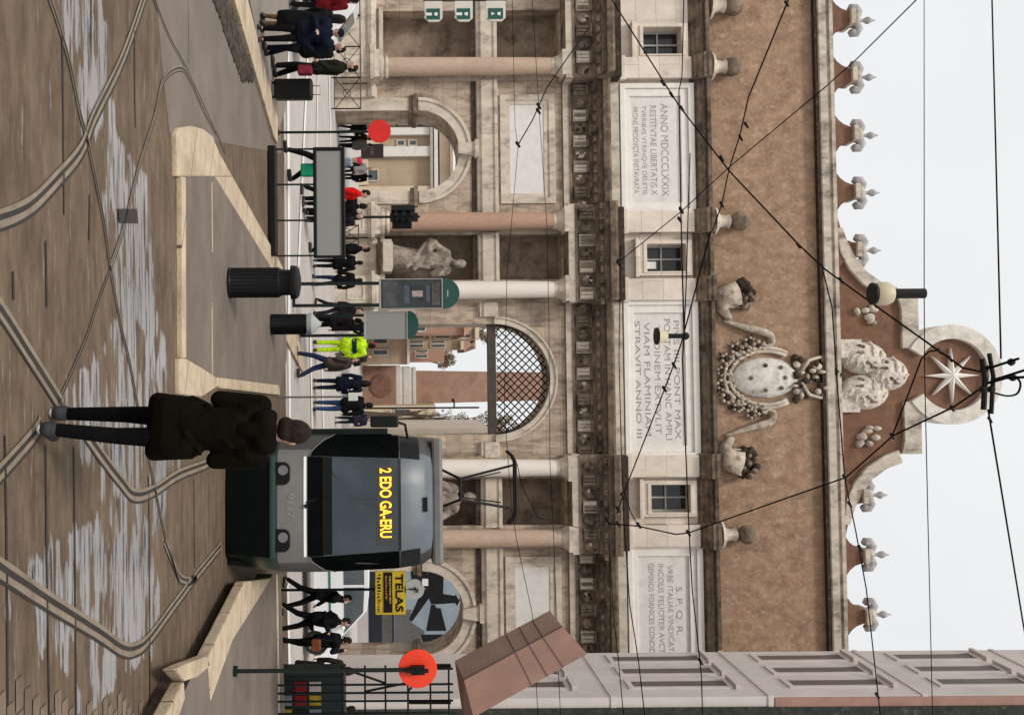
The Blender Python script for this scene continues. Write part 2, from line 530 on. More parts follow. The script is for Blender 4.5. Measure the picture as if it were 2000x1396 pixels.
def paving():
    X0, X1, Y0, Y1, st = -11.0, 11.0, 4.6, 24.0, .06
    me = bpy.data.meshes.new('plaza_paving')
    ys = []
    y = Y0
    while y < Y1:
        ys.append(y)
        y += .035 + .004 * (y - Y0)
    nx = int((X1 - X0) / st) + 1
    vs, wet = [], []
    for y in ys:
        for i in range(nx):
            X = X0 + st * i
            vs.append((X, y, 0.0))
            x, U = px((X, y, 0))
            w = wet_weight(x, U)
            if w > 0:
                n = noise.fractal(Vector((X * 1.1, y * 2.2, 3.1)), 1.0, 2.0, 4)
                n2 = noise.fractal(Vector((X * 1.5, y * 10.0, 7.7)), 1.0, 2.0, 3)
                w = min(w, .8) * 1.0 + n * .7 + n2 * .75 - .62
                w = max(0.0, min(1.0, w * 2.2 + .2)) if w > -.1 else 0.0
            wet.append(w)
    fs = [(j * nx + i, j * nx + i + 1, (j + 1) * nx + i + 1, (j + 1) * nx + i) for j in range(len(ys) - 1) for i in range(nx - 1)]
    me.from_pydata(vs, [], fs)
    at = me.attributes.new('wet', 'FLOAT', 'POINT')
    at.data.foreach_set('value', wet)
    m, nt, b = principled('wet_brown_concrete')
    N, L = nt.nodes, nt.links
    tc = N.new('ShaderNodeTexCoord')
    def nz(scale, det, sc=(1, 1, 1)):
        mp = N.new('ShaderNodeMapping')
        mp.inputs['Scale'].default_value = sc
        L.new(tc.outputs['Object'], mp.inputs[0])
        n = N.new('ShaderNodeTexNoise')
        n.inputs['Scale'].default_value = scale
        n.inputs['Detail'].default_value = det
        n.inputs['Roughness'].default_value = .7
        L.new(mp.outputs[0], n.inputs['Vector'])
        return n.outputs['Fac']
    big, mid, fine = nz(.55, 4), nz(3.2, 6, (.6, 1.6, 1)), nz(90, 3)
    cr = N.new('ShaderNodeValToRGB')
    cr.color_ramp.elements[0].position, cr.color_ramp.elements[1].position = .36, .66
    cr.color_ramp.elements[0].color, cr.color_ramp.elements[1].color = (.085, .057, .036, 1), (.16, .113, .076, 1)
    ad = N.new('ShaderNodeMath')
    ad.operation = 'MULTIPLY_ADD'
    L.new(big, ad.inputs[0]); ad.inputs[1].default_value = .5
    L.new(mid, ad.inputs[2])
    sb = N.new('ShaderNodeMath'); sb.operation = 'SUBTRACT'
    L.new(ad.outputs[0], sb.inputs[0]); sb.inputs[1].default_value = .25
    L.new(sb.outputs[0], cr.inputs[0])
    gr = N.new('ShaderNodeMixRGB'); gr.blend_type = 'OVERLAY'
    gr.inputs[0].default_value = .4
    L.new(cr.outputs[0], gr.inputs[1]); L.new(fine, gr.inputs[2])
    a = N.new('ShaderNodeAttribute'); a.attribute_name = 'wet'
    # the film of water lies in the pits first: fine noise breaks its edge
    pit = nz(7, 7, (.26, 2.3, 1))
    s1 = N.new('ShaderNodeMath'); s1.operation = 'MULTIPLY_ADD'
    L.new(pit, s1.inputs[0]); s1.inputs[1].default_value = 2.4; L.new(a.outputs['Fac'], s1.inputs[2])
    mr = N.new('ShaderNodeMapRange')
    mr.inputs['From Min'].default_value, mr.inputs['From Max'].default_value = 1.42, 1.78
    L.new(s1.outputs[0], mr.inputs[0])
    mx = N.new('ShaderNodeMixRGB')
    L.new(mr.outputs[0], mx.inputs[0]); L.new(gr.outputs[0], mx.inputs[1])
    mx.inputs[2].default_value = (.33, .325, .33, 1)            # pale residue tone that also paints the sky's reflection into the wet film
    vein = nz(5, 6, (.2, 2.6, 1))                               # bare dark wet concrete showing between the pale streaks
    vm = N.new('ShaderNodeMapRange')
    vm.inputs['From Min'].default_value, vm.inputs['From Max'].default_value = .50, .60
    L.new(vein, vm.inputs[0])
    vq = N.new('ShaderNodeMath'); vq.operation = 'MULTIPLY'
    L.new(vm.outputs[0], vq.inputs[0]); L.new(a.outputs['Fac'], vq.inputs[1])
    m2 = N.new('ShaderNodeMixRGB')
    L.new(vq.outputs[0], m2.inputs[0]); L.new(mx.outputs[0], m2.inputs[1])
    m2.inputs[2].default_value = (.016, .012, .010, 1)
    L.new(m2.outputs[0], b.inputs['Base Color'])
    rr = N.new('ShaderNodeMapRange')
    rr.inputs['To Min'].default_value, rr.inputs['To Max'].default_value = .75, .16
    L.new(mr.outputs[0], rr.inputs[0])
    L.new(rr.outputs[0], b.inputs['Roughness'])
    sp = N.new('ShaderNodeMapRange')
    sp.inputs['To Min'].default_value, sp.inputs['To Max'].default_value = .25, 1.0
    L.new(mr.outputs[0], sp.inputs[0])
    L.new(sp.outputs[0], b.inputs['Specular IOR Level'])
    bp = N.new('ShaderNodeBump')
    bp.inputs['Strength'].default_value = .5
    bp.inputs['Distance'].default_value = .012
    L.new(mid, bp.inputs['Height'])
    L.new(bp.outputs[0], b.inputs['Normal'])
    me.materials.append(m)
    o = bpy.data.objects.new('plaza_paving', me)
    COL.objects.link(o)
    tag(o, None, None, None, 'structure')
paving()

def ribbon(mb, line, w, z, mi=0, off=0.0):
    """flat strip along a ground line"""
    vs, fs = [], []
    for i, p in enumerate(line):
        t = line[min(i + 1, len(line) - 1)] - line[max(i - 1, 0)]
        s = Vector((-t.y, t.x, 0)).normalized()
        c = p + s * off
        wob = 1 + .18 * noise.noise(Vector((p.x * 3, p.y * 3, 1.7)))
        for k in (-.5, .5):
            q = c + s * w * wob * k
            vs.append((q.x, q.y, z))
    n = len(line)
    fs = [(2 * i, 2 * i + 1, 2 * i + 3, 2 * i + 2) for i in range(n - 1)]
    mb.add(vs, fs, mi)

def track(pts, gauge=.10, w=.05):
    """a rail set flush in the paving: dark groove, worn edge on both sides"""
    line = smooth_line([G(x, U) for x, U in pts], 8)
    mb = MB()
    ribbon(mb, line, gauge * .34, .009, 0, gauge * .30)
    ribbon(mb, line, gauge * .62, .005, 1, 0)
    ribbon(mb, line, gauge * .16, .009, 0, -gauge * .30)
    ribbon(mb, line, w * .45, .011, 1, gauge * .30 + w * .42)
    return tag(mb.build('tram_rail', ['groove', 'rail']), None, None, None, 'structure')

track([(-60, 442), (0, 436), (60, 408), (110, 358), (158, 300), (185, 232), (240, 118), (285, -10), (310, -80)], .13, .075)
track([(60, -80), (95, 0), (130, 110), (155, 225), (172, 290), (200, 430), (214, 525)], .07, .03)
track([(214, 525), (235, 640), (250, 700), (265, 780), (290, 900), (322, 1050), (350, 1140)], .06, .03)
track([(280, -60), (300, 0), (330, 75), (360, 130), (400, 215), (440, 300)], .07, .02)
track([(214, 525), (190, 590), (165, 665), (112, 785)], .05, .015)
track([(214, 525), (240, 450), (270, 330), (300, 235), (318, 160), (350, 136), (368, 155), (395, 215), (420, 262)], .07, .04)
track([(-40, 565), (0, 615), (55, 700), (105, 778), (118, 800)], .12, .08)
track([(-30, 955), (0, 930), (66, 855), (80, 830)], .12, .08)
track([(-40, 1095), (0, 1120), (100, 1185), (190, 1240), (238, 1272), (265, 1272), (292, 1250), (340, 1185), (385, 1125), (430, 1070)], .14, .075)
track([(165, 850), (200, 900), (235, 945), (262, 972), (300, 962), (350, 930), (405, 908), (430, 890)], .13, .07)
track([(320, 1060), (338, 1105), (352, 1132), (372, 1136), (384, 1126)], .10, .05)

def joint(name, pts, w=.03):
    line = smooth_line([G(x, U) for x, U in pts], 4)
    mb = MB()
    ribbon(mb, line, w, .007)
    return tag(mb.build(name, 'groove'), None, None, None, 'structure')
for pts in ([(88, 870), (90, 1100), (95, 1396)], [(143, 872), (145, 1100), (147, 1350), (148, 1480)], [(8, 850), (12, 1120), (14, 1420)],
            [(289, 930), (291, 1100), (292, 1400)], [(378, 935), (379, 1040), (380, 1110)], [(120, 60), (122, 200), (124, 420)], [(262, 60), (262, 170), (264, 250)],
            [(366, 0), (367, 60), (366, 125)], [(24, 530), (25, 585)], [(88, 470), (90, 600)], [(174, 380), (173, 470)]):
    joint('paving_joint', pts)
# dark cast-iron lid in the wet strip and brick setts in the near corner
def lid():
    mb = MB()
    c = [G(228, 408), G(265, 408), G(268, 436), (G(232, 436))]
    mb.add([(p.x, p.y, .011) for p in c], [(0, 1, 2, 3)])
    tag(mb.build('drain_lid', 'groove'), 'dark iron drain lid set in the wet paving strip', 'drain lid')
lid()

def setts():
    mb = MB()
    rng = random.Random(3)
    for r in range(64):
        y = 5.2 + .15 * r
        for c in range(30):
            X = 1.2 + .22 * c + (.11 if r % 2 else 0)
            x, U = px((X, y, 0))
            if not (U > 1322 + 55 * min(1, max(0, x / 110)) + 6 * math.sin(x * .05) and U < 1430 and x < 290):
                continue
            a = rng.uniform(-.05, .05)
            ca_, sa_ = math.cos(a), math.sin(a)
            q = [(X + dx * ca_ - dy * sa_, y + dx * sa_ + dy * ca_, .008) for dx, dy in ((-.1, -.066), (.1, -.066), (.1, .066), (-.1, .066))]
            mb.add(q, [(0, 1, 2, 3)], rng.randrange(3))
    o = mb.build('stone_setts', [mat('worn_setts', c_, .8, .3, 3, .4, 30) for c_ in ((.15, .108, .076), (.17, .122, .086), (.13, .094, .067))])
    tag(o, None, None, None, 'stuff')
setts()

# far road and markings ----------------------------------------------------------------------------
def patch(name, pts, m, z, kind='structure'):
    mb = MB()
    v = []
    for x, U in pts:
        p = G(x, U)
        v.append((p.x, p.y, zg(p.y) + z))
    mb.prism([[(a, b) for a, b, c in v]], 0, .001, axis='z')
    mb.v = [(v[i % len(v)][0], v[i % len(v)][1], v[i % len(v)][2] + (0 if i < len(v) else -.02)) for i in range(len(mb.v))]
    return tag(mb.build(name, m), None, None, None, kind)
patch('track_bed', [(420, -60), (549, 238), (549, 300), (330, 260), (315, 120), (300, -60)], mat('track_bed_asphalt', (.165, .133, .108), .8, .2, 1.0, .4, 40, dirt=.5, dirt_col=(.10, .08, .064), dscale=.8), .006)

def line_mark(x0, U0, x1, U1, w):
    a, b = G(x0, U0), G(x1, U1)
    n = 12
    line = [a.lerp(b, i / n) for i in range(n + 1)]
    mb = MB()
    vs = []
    for p in line:
        z = zg(p.y) + .004
        vs += [(p.x, p.y - w / 2, z), (p.x, p.y + w / 2, z)]
    mb.add(vs, [(2 * i, 2 * i + 1, 2 * i + 3, 2 * i + 2) for i in range(n)])
    tag(mb.build('road_marking', 'white_line'), None, None, None, 'structure')
line_mark(562, 60, 566, 860, .62)
line_mark(603, 60, 583, 520, .55)
line_mark(622, 80, 618, 300, .4)
line_mark(640, 60, 646, 300, .7)
line_mark(606, 640, 610, 860, .6)
line_mark(628, 690, 632, 860, .6)
line_mark(562, 1140, 566, 1330, .5)

def slab(name, outline, m, h, z0=0.0, side=None):
    """raised paved area: outline in picture points on its top"""
    pts = [G(x, U, 0) for x, U in outline]
    # ground points of a raised top: scale towards the camera foot
    k = (H - h) / H
    pts = [(p.x * k, p.y * k) for p in pts]
    mb = MB()
    mb.prism([pts], z0 - .05, h, axis='z')
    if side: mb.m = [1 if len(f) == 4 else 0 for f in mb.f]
    return tag(mb.build(name, [m, side] if side else m), None, None, None, 'structure')

def kerb_run(name, outline, h, w=None):
    """kerb stones: closed outline of the stone's own top"""
    o = slab(name, outline, 'kerb', h, w or 0.0)
    b = o.modifiers.new('bevel', 'BEVEL'); b.width = .02; b.segments = 2; b.limit_method = 'ANGLE'
    return o

# tram platform in the middle, its kerbs 3 mm proud
slab('tram_platform', [(362, 338), (362, 720), (422, 742), (430, 742), (548, 762), (560, 700), (560, 640), (556, 555), (548, 510), (440, 362), (424, 338)], 'platform', .05)
kerb_run('platform_kerb', [(345, 262), (351, 250), (376, 246), (398, 252), (416, 266), (430, 300), (455, 345), (420, 345), (362, 345), (347, 345)], .058)
kerb_run('platform_kerb', [(420, 345), (455, 345), (552, 520), (552, 560), (540, 556), (528, 520)], .058)
kerb_run('platform_kerb', [(355, 345), (363, 345), (364, 700), (356, 700)], .058)
kerb_run('platform_kerb', [(352, 700), (364, 700), (395, 718), (425, 738), (430, 752), (395, 775), (352, 770)], .058)
kerb_run('platform_kerb', [(424, 736), (545, 752), (548, 772), (430, 758)], .058)
kerb_run('platform_kerb', [(560, 640), (560, 665), (600, 735), (606, 720), (580, 655)], .058)
# expansion joint in the platform
def plat_joint():
    mb = MB()
    for U0, U1 in ((356, 495), (590, 740)):
        k = (H - .05) / H
        a, b = G(413, U0) * k, G(417, U1) * k
        mb.box(min(a.x, b.x), max(a.x, b.x), a.y, a.y + .05, .05, .0545)
    tag(mb.build('platform_joint', 'kerb'), None, None, None, 'structure')
plat_joint()

# pavement on the left with its kerb, the gravel gutter before it
slab('pavement', [(470, -80), (541, 246), (545, 250), (558, 215), (572, -80)], 'pave', .06)
kerb_run('pavement_kerb', [(441, -60), (470, -60), (543, 232), (543, 282), (536, 268)], .068)
def gutter():
    mb = MB()
    rng = random.Random(5)
    for i in range(1500):
        t = rng.random()
        x = 395 + 75 * t + rng.uniform(0, 26)
        U = -60 + 215 * t
        p = G(x, U)
        s = rng.uniform(.025, .07)
        mb.ball((p.x, p.y, s * .2), (s * 1.3, s, s * .5), 6, rng.randrange(2))
    tag(mb.build('gutter_stones', ['stone_dark', mat('gutter_stone', (.055, .042, .032), .9, .4, 5)], smooth=True), None, None, None, 'stuff')
gutter()

# platform on the right
slab('tram_stop_platform', [(533, 1120), (425, 1296), (385, 1300), (330, 1410), (560, 1500), (548, 1120)], 'platform', .28, 0, mat('shaded_riser', (.075, .052, .036), .9, .4, 2.5, .6, 12, dirt=.6, dirt_col=(.03, .022, .016), dscale=1.5))  # dark brown side colour paints in the shadow on the riser
kerb_run('stop_kerb', [(478, 1135), (530, 1128), (520, 1146), (455, 1250), (412, 1370), (408, 1312), (405, 1285)], .288, .2)
kerb_run('stop_kerb', [(342, 1306), (358, 1298), (405, 1280), (412, 1300), (386, 1322), (362, 1330)], .288, .2)
kerb_run('stop_kerb', [(360, 1330), (362, 1362), (346, 1410), (318, 1410)], .288, .2)
kerb_run('stop_kerb', [(540, 1120), (543, 1120), (548, 1430), (545, 1430)], .288, .2)
# ================================================================== the city gate
GD = 44.4
GS = GD / F
gate = thing('city_gate', 'broad travertine city gate with three arches, columns, inscribed attic and ochre top wall', 'city gate', (P(1000, 740, GD).x, GD, 0), R(-2.3))
def u(U): return (U - 740) * GS
def z(x): return H + (x - XH) * GS
def zz(x): return z(x)
ZB = -.1
LU, RU = -190, 1660                                   # ends of the facade
COLS = [(131, 'col_tan'), (435, 'col_red'), (568, 'col_white'), (911, 'col_white'), (1045, 'col_tan'), (1348, 'col_red')]
RISA = [(LU, 160), (408, 594), (886, 1072), (1320, RU)]   # where the order breaks forward

def rect(U0, U1, x0, x1): return [(u(U0), z(x0)), (u(U1), z(x0)), (u(U1), z(x1)), (u(U0), z(x1))]

# ---- lower wall with the three passages
SA, SC_, SPR, CSPR, RA, RC = 290, 740, 821, 966, 80, 108
def notch(c, r, spr, n=20):
    return [(u(c - r), ZB)] + [(u(c) + r * GS * math.cos(PI - PI * i / n), z(spr) + r * GS * math.sin(PI - PI * i / n)) for i in range(n + 1)] + [(u(c + r), ZB)]
outer = [(u(LU), ZB)] + notch(SA, RA, SPR) + notch(SC_, RC, CSPR, 28) + notch(2 * SC_ - SA, RA, SPR) + [(u(RU), ZB), (u(RU), z(1106)), (u(LU), z(1106))]
NICH = [(10, 112), (453, 549), (931, 1027), (1368, 1470)]
holes = [rect(a, b, 972, 1100) for a, b in NICH] + [rect(a, b, 752, 934) for a, b in NICH]
wall = MB().prism([outer] + holes, 0, 2.2).build('lower_wall', 'stone', gate)
# niche backs and their sills
niche_m = mat('shaded_niche_stone', (.30, .23, .175), .9, .25, 1.6, .5, 9, dirt=.9, dirt_col=(.07, .052, .04), dscale=1.1, dlo=.47, dhi=.7, spec=.15)  # darkened tone and heavy dirt paint in the shade of the recess
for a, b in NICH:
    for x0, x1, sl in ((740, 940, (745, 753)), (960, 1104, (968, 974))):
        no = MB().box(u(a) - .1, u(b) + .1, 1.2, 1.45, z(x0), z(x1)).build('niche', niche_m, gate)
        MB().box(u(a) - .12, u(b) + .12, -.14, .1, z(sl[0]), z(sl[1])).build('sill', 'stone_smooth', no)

def moulding(name, prof, U0, U1, m, parent=None, y=0.0, ends=True):
    """profile [(protrusion, picture height)] run along the facade"""
    pts = [(y - p_, z(x)) for p_, x in prof]
    mb = MB()
    mb.prism([[(a, b) for a, b in pts] + [(y + .3, pts[-1][1]), (y + .3, pts[0][1])]], u(U0), u(U1), axis='x')
    return mb.build(name, m, parent or gate, bevel=0)

# ---- string course at mid height between the columns
for U0, U1 in ((LU, 112), (152, 416), (454, 549), (590, 892), (931, 1027), (1065, 1330), (1368, RU)):
    if U0 == 590:                                     # broken by the big arch
        for a, b in ((590, 618), (862, 892)):
            moulding('string_course', [(.0, 934), (.16, 938), (.16, 943), (.22, 945), (.22, 970), (.0, 974)], a, b, 'stone_smooth')
        continue
    moulding('string_course', [(.0, 934), (.13, 937), (.13, 941), (.24, 945), (.24, 968), (.30, 970), (.30, 975), (0, 978)], U0, U1, 'stone_smooth')
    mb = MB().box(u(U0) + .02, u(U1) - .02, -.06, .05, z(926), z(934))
    mb.build('shadow_fillet', 'stone_dark', gate)  # dark strip painting in the shade below the string course

# ---- archivolts, imposts and keystones
def archivolt(c, r, spr, w, name):
    ring = [(u(c) + (r + w) * GS * math.cos(PI * i / 28), z(spr) + (r + w) * GS * math.sin(PI * i / 28)) for i in range(29)] + \
           [(u(c) + r * GS * math.cos(PI - PI * i / 28), z(spr) + r * GS * math.sin(PI - PI * i / 28)) for i in range(29)]
    mb = MB().prism([ring], -.12, .1)
    ring2 = [(u(c) + (r + w) * GS * math.cos(PI * i / 28), z(spr) + (r + w) * GS * math.sin(PI * i / 28)) for i in range(29)] + \
            [(u(c) + (r + w * .75) * GS * math.cos(PI - PI * i / 28), z(spr) + (r + w * .75) * GS * math.sin(PI - PI * i / 28)) for i in range(29)]
    mb.prism([ring2], -.19, -.1)
    return mb.build(name, 'stone_smooth', gate)
for c in (SA, 2 * SC_ - SA):
    archivolt(c, RA, SPR, 25, 'archivolt')
    for s in (-1, 1):                                  # piers below the impost
        mb = MB()
        for k, (x0, x1) in enumerate(((655, 682), (682, 712), (712, 742), (742, 772), (772, 803))):
            mb.box(u(c + s * RA) if s > 0 else u(c - RA - 25), u(c + RA + 25) if s > 0 else u(c - RA), -.10 - .012 * (k % 2), .05, z(x0) if k else ZB, z(x1))
        pi_o = mb.build('pier', 'stone_smooth', gate)
        mb = MB()
        a, b = (c + RA - 6, c + RA + 29) if s > 0 else (c - RA - 29, c - RA + 6)
        mb.box(u(a), u(b), -.17, 2.15, z(804), z(811))
        mb.box(u(a) - .05, u(b) + .05, -.25, 2.17, z(811), z(819))
        mb.build('impost', 'stone_grime', pi_o)
    mb = MB()
    mb.prism([[(u(c - 9), z(898)), (u(c + 9), z(898)), (u(c + 14), z(930)), (u(c - 14), z(930))]], -.42, .1)
    mb.box(u(c - 17), u(c + 17), -.5, .1, z(930), z(938))
    mb.build('keystone', 'stone_smooth', gate)
archivolt(SC_, RC, CSPR, 14, 'archivolt')

# ---- big framed tablets over the side arches
for c in (SA - 2, 2 * SC_ - SA + 2):
    mb = MB()
    o_, i1 = rect(c - 108, c + 108, 982, 1090), rect(c - 97, c + 97, 992, 1078)
    mb.prism([o_, i1], -.10, .05)
    i2, i3 = rect(c - 97, c + 97, 992, 1078), rect(c - 88, c + 88, 1001, 1068)
    mb.prism([i2, i3], -.05, .05)
    mb.build('tablet_frame', 'stone_smooth', gate)
    MB().box(u(c - 90), u(c + 90), -.02, .03, z(999), z(1070)).build('blank_tablet', 'marble', gate)

# ---- columns with pedestal, base and capital
for U, m in COLS:
    r = 18.2 * GS
    y = -.62
    prof = []
    z0, z1 = z(762), z(1080)
    for k in range(9):
        t = k / 8
        prof.append((r * (1 - .13 * t ** 1.6), z0 + (z1 - z0) * t))
    col = MB().lathe(prof, (u(U), y, 0), 28).build('column', m, gate, smooth=40)
    mb = MB()
    mb.box(u(U) - r * 1.45, u(U) + r * 1.45, y - r * 1.45, y + r * 1.45, z(739), z(745))
    mb.lathe([(r * 1.38, z(745)), (r * 1.44, z(748)), (r * 1.38, z(752)), (r * 1.14, z(753)), (r * 1.12, z(756)), (r * 1.24, z(757)), (r * 1.24, z(760)), (r * 1.05, z(762.5))], (u(U), y, 0), 28)
    mb.build('base', 'stone_smooth', col, smooth=40)
    mb = MB()
    mb.lathe([(r * .9, z(1079)), (r * .9, z(1086)), (r * 1.0, z(1087)), (r * 1.0, z(1090)), (r * 1.2, z(1096)), (r * 1.25, z(1098))], (u(U), y, 0), 28)
    mb.box(u(U) - r * 1.35, u(U) + r * 1.35, y - r * 1.35, y + r * 1.35, z(1098), z(1105))
    mb.build('capital', 'stone_smooth', col, smooth=40)
    MB().box(u(U - 22), u(U + 22), -.16, .05, z(745), z(1104)).build('backing_pilaster', 'stone', gate)
    mb = MB()
    a, b = u(U - 29), u(U + 29)
    mb.box(a, b, -1.25, .05, ZB, z(672))
    mb.box(a + .06, b - .06, -1.2, .05, z(672), z(722))
    mb.prism([[(u(U - 20), z(680)), (u(U + 20), z(680)), (u(U + 20), z(714)), (u(U - 20), z(714))], [(u(U - 16), z(684)), (u(U + 16), z(684)), (u(U + 16), z(710)), (u(U - 16), z(710))]], -1.24, -1.19)
    mb.box(a - .02, b + .02, -1.28, .05, z(722), z(727))
    mb.box(a - .12, b + .12, -1.38, .05, z(727.2), z(734))
    mb.box(a + .02, b - .02, -1.25, .05, z(734), z(739))
    mb.build('pedestal', 'stone_smooth', gate, bevel=.015)
# dado with plinth mouldings along the wall, between the passages
for U0, U1 in ((LU, 102), (160, 185), (395, 406), (464, 539), (597, 632), (848, 882), (940, 1016), (1074, 1085), (1295, 1319), (1377, RU)):
    moulding('dado', [(.34, 640), (.34, 672), (.28, 674), (.28, 720), (.36, 723), (.42, 730), (.36, 735), (.1, 738), (0, 740)], U0, U1, 'stone_smooth')

# ---- entablature
ENT = [(0, 1104), (.02, 1104.5), (.02, 1110), (.06, 1110.3), (.06, 1117), (.14, 1118), (.14, 1121), (.0, 1121.5), (.0, 1155), (.10, 1156), (.14, 1160), (.40, 1163), (.55, 1168), (.80, 1169), (.80, 1177), (.86, 1178), (.95, 1187), (.95, 1191), (.05, 1194)]
moulding('entablature', [(p + .05, x) for p, x in ENT], LU, RU, 'stone_grime')
for a, b in RISA:
    moulding('entablature_break', [(p + 1.06, x + .15) for p, x in ENT], a, b, 'stone_grime')
# light architrave fascia over the passages and over the column pairs
mb = MB()
mb.box(u(LU), u(RU), -.135, .0, z(1105.5), z(1119))
for a, b in RISA:
    mb.box(u(a) - .03, u(b) + .03, -1.15, -.2, z(1105), z(1119.4))
mb.build('architrave', 'stone_smooth', gate)
# frieze ornaments: roundels and triglyph blocks in turn
rng = random.Random(11)
Uc = LU + 8
i = 0
while Uc < RU:
    fw = -1.06 if any(a - 2 < Uc < b + 2 for a, b in RISA) else -.05
    mb = MB()
    if i % 2 == 0:
        mb.box(u(Uc - 11), u(Uc + 11), fw - .14, fw + .02, z(1125), z(1151), 0)
        for k in (-1, 0, 1):
            mb.box(u(Uc + 6.5 * k - 2.2), u(Uc + 6.5 * k + 2.2), fw - .2, fw - .1, z(1127), z(1149), rng.choice((0, 1)))
        mb.box(u(Uc - 12), u(Uc + 12), fw - .22, fw, z(1150.5), z(1155), 1)
    else:
        mb.ball((u(Uc), fw - .02, z(1139)), (11 * GS, .17, 13.0 * GS), 12, 1)
        for k in range(6):
            w = rng.uniform(0, 2 * PI)
            mb.ball((u(Uc) + 5.5 * GS * math.cos(w), fw - .14, z(1139) + 6 * GS * math.sin(w)), .095, 6, rng.choice((0, 1, 2)))
    if -60 < Uc < 1460:
        mb.build('triglyph' if i % 2 == 0 else 'metope', ['stone_smooth' if rng.random() < .6 else 'stone_grime', 'stone_grime', 'stone_dark'], gate)
    Uc += 25.35
    i += 1
mb = MB()                                              # dentils under the cornice
Uc = LU
while Uc < RU:
    fw = -1.06 if any(a - 2 < Uc < b + 2 for a, b in RISA) else -.05
    mb.box(u(Uc), u(Uc + 11), fw - .62, fw - .1, z(1160.5), z(1167.3))
    Uc += 20
mb.build('dentils', 'stone_grime', gate)
# blackened weathering course under the top edge
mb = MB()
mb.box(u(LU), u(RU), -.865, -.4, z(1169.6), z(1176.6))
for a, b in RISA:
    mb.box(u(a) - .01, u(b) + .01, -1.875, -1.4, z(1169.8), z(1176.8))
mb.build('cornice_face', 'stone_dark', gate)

# ---- attic: plinth, field with three windows and inscriptions, cornice
WIN = [75, 505, 974, 1405]
field = [(u(LU), z(1192)), (u(RU), z(1192)), (u(RU), z(1367)), (u(LU), z(1367))]
MB().prism([field] + [rect(c - 27, c + 27, 1266, 1342) for c in WIN], .1, 2.3).build('attic_wall', 'attic', gate)
mb = MB()
mb.box(u(LU), u(RU), -.12, .12, z(1191), z(1216))
mb.build('attic_plinth', 'stone_smooth', gate)
for a, b in RISA:
    MB().box(u(a) + .06, u(b) - .06, -.95, .05, z(1190), z(1214.5)).build('stained_plinth', 'stone_dark', gate, bevel=.03)
for U, _ in COLS:
    mb = MB()
    mb.box(u(U - 21), u(U + 21), -.30, .12, z(1216), z(1358))
    mb.box(u(U - 24), u(U + 24), -.36, .12, z(1216), z(1228))
    mb.build('attic_pilaster', 'attic', gate, bevel=.02)
for c in WIN:
    fr = MB()
    fr.prism([rect(c - 35, c + 35, 1249, 1355), rect(c - 27, c + 27, 1266, 1342)], -.12, .14)
    fr.prism([rect(c - 30, c + 30, 1259, 1349), rect(c - 27, c + 27, 1266, 1342)], -.17, -.1)
    fr.box(u(c - 38), u(c + 38), -.24, .1, z(1243), z(1250))
    fo = fr.build('window_surround', 'attic', gate, bevel=.015)
    wb = MB()
    wb.box(u(c - 27), u(c + 27), .62, .7, z(1266), z(1342), 0)
    wb.build('pane', mat('dim_window_glass', (.018, .019, .02), .15, .4, 2) , fo)
    sh = MB()
    for U0, U1 in ((c - 26.5, c - 23.5), (c - 1.6, c + 1.6), (c + 23.5, c + 26.5)):
        sh.box(u(U0), u(U1), .5, .6, z(1266.5), z(1341.5))
    sh.box(u(c - 26), u(c + 26), .51, .59, z(1300), z(1303))
    sh.build('sash', mat('grey_sash', (.36, .35, .33), .6, .1), fo)
    if c == 505:
        MB().box(u(c + 4), u(c + 18), .56, .61, z(1268), z(1292)).build('notice', 'paper', fo)

INS = [(290, 190, 392, ['ANNO MDCCCLXXIX', 'RESTITVTAE LIBERTATIS X', 'TVRRIBVS VTRINQVE DELETIS', 'FRONS PRODVCTA INSTAVRATA'], [1306, 1284, 1266, 1249], [17, 14, 12, 12], [184, 178, 176, 172]),
       (742, 618, 868, ['PIVS IIII PONT MAX', 'PORTAM IN HANC AMPLI', 'TVDINEM EXTVLIT', 'VIAM FLAMINIAM', 'STRAVIT ANNO III'], [1322, 1304, 1284, 1264, 1246], [13, 14, 13, 13, 12], [232, 236, 214, 222, 228]),
       (1190, 1090, 1292, ['S. P. Q. R.', 'VRBE ITALIAE VINDICATA', 'INCOLIS FELICITER AVCTIS', 'GEMINOS FORNICES CONDIDIT'], [1318, 1301, 1283, 1264], [16, 12, 12, 12], [92, 176, 182, 184])]
for c, a, b, lines, xs, hs, ws in INS:
    mb = MB()
    mb.prism([rect(a - 30, b + 26, 1218, 1364), rect(a - 20, b + 17, 1228, 1352)], -.16, .12)
    mb.prism([rect(a - 20, b + 17, 1228, 1352), rect(a - 5, b + 4, 1238, 1338)], -.07, .12)
    mb.build('inscription_frame', mat('pale_frame_marble', (.74, .70, .65), .7, .1, 3, .2, 12, dirt=.3, dirt_col=(.4, .33, .27), dscale=1.5), gate, bevel=.02)
    tb = MB().box(u(a - 6), u(b + 5), .03, .09, z(1236), z(1340)).build('inscription', 'marble', gate)
    for s, x, h_, w_ in zip(lines, xs, hs, ws):
        text('lettering', s, 'letter', tb, ((u((a + b) / 2)), .028, z(x)), 1, width=w_ * GS, height=h_ * GS * .86, ext=.004)
AT = [(.02, 1358), (.02, 1361), (.12, 1363), (.12, 1367), (.30, 1370), (.38, 1376), (.55, 1377), (.55, 1384), (.62, 1385), (.66, 1391), (.1, 1394)]
moulding('attic_cornice', AT, LU, RU, 'stone_grime', y=.1)
for U, _ in COLS:
    pts = [(.1 - p - .3, z(x + .1)) for p, x in AT]
    MB().prism([pts + [(.0, pts[-1][1]), (.0, pts[0][1])]], u(U - 24), u(U + 24), axis='x').build('cornice_break', 'stone_grime', gate)
mb = MB().box(u(LU), u(RU), -.455, -.1, z(1377.5), z(1383.6))
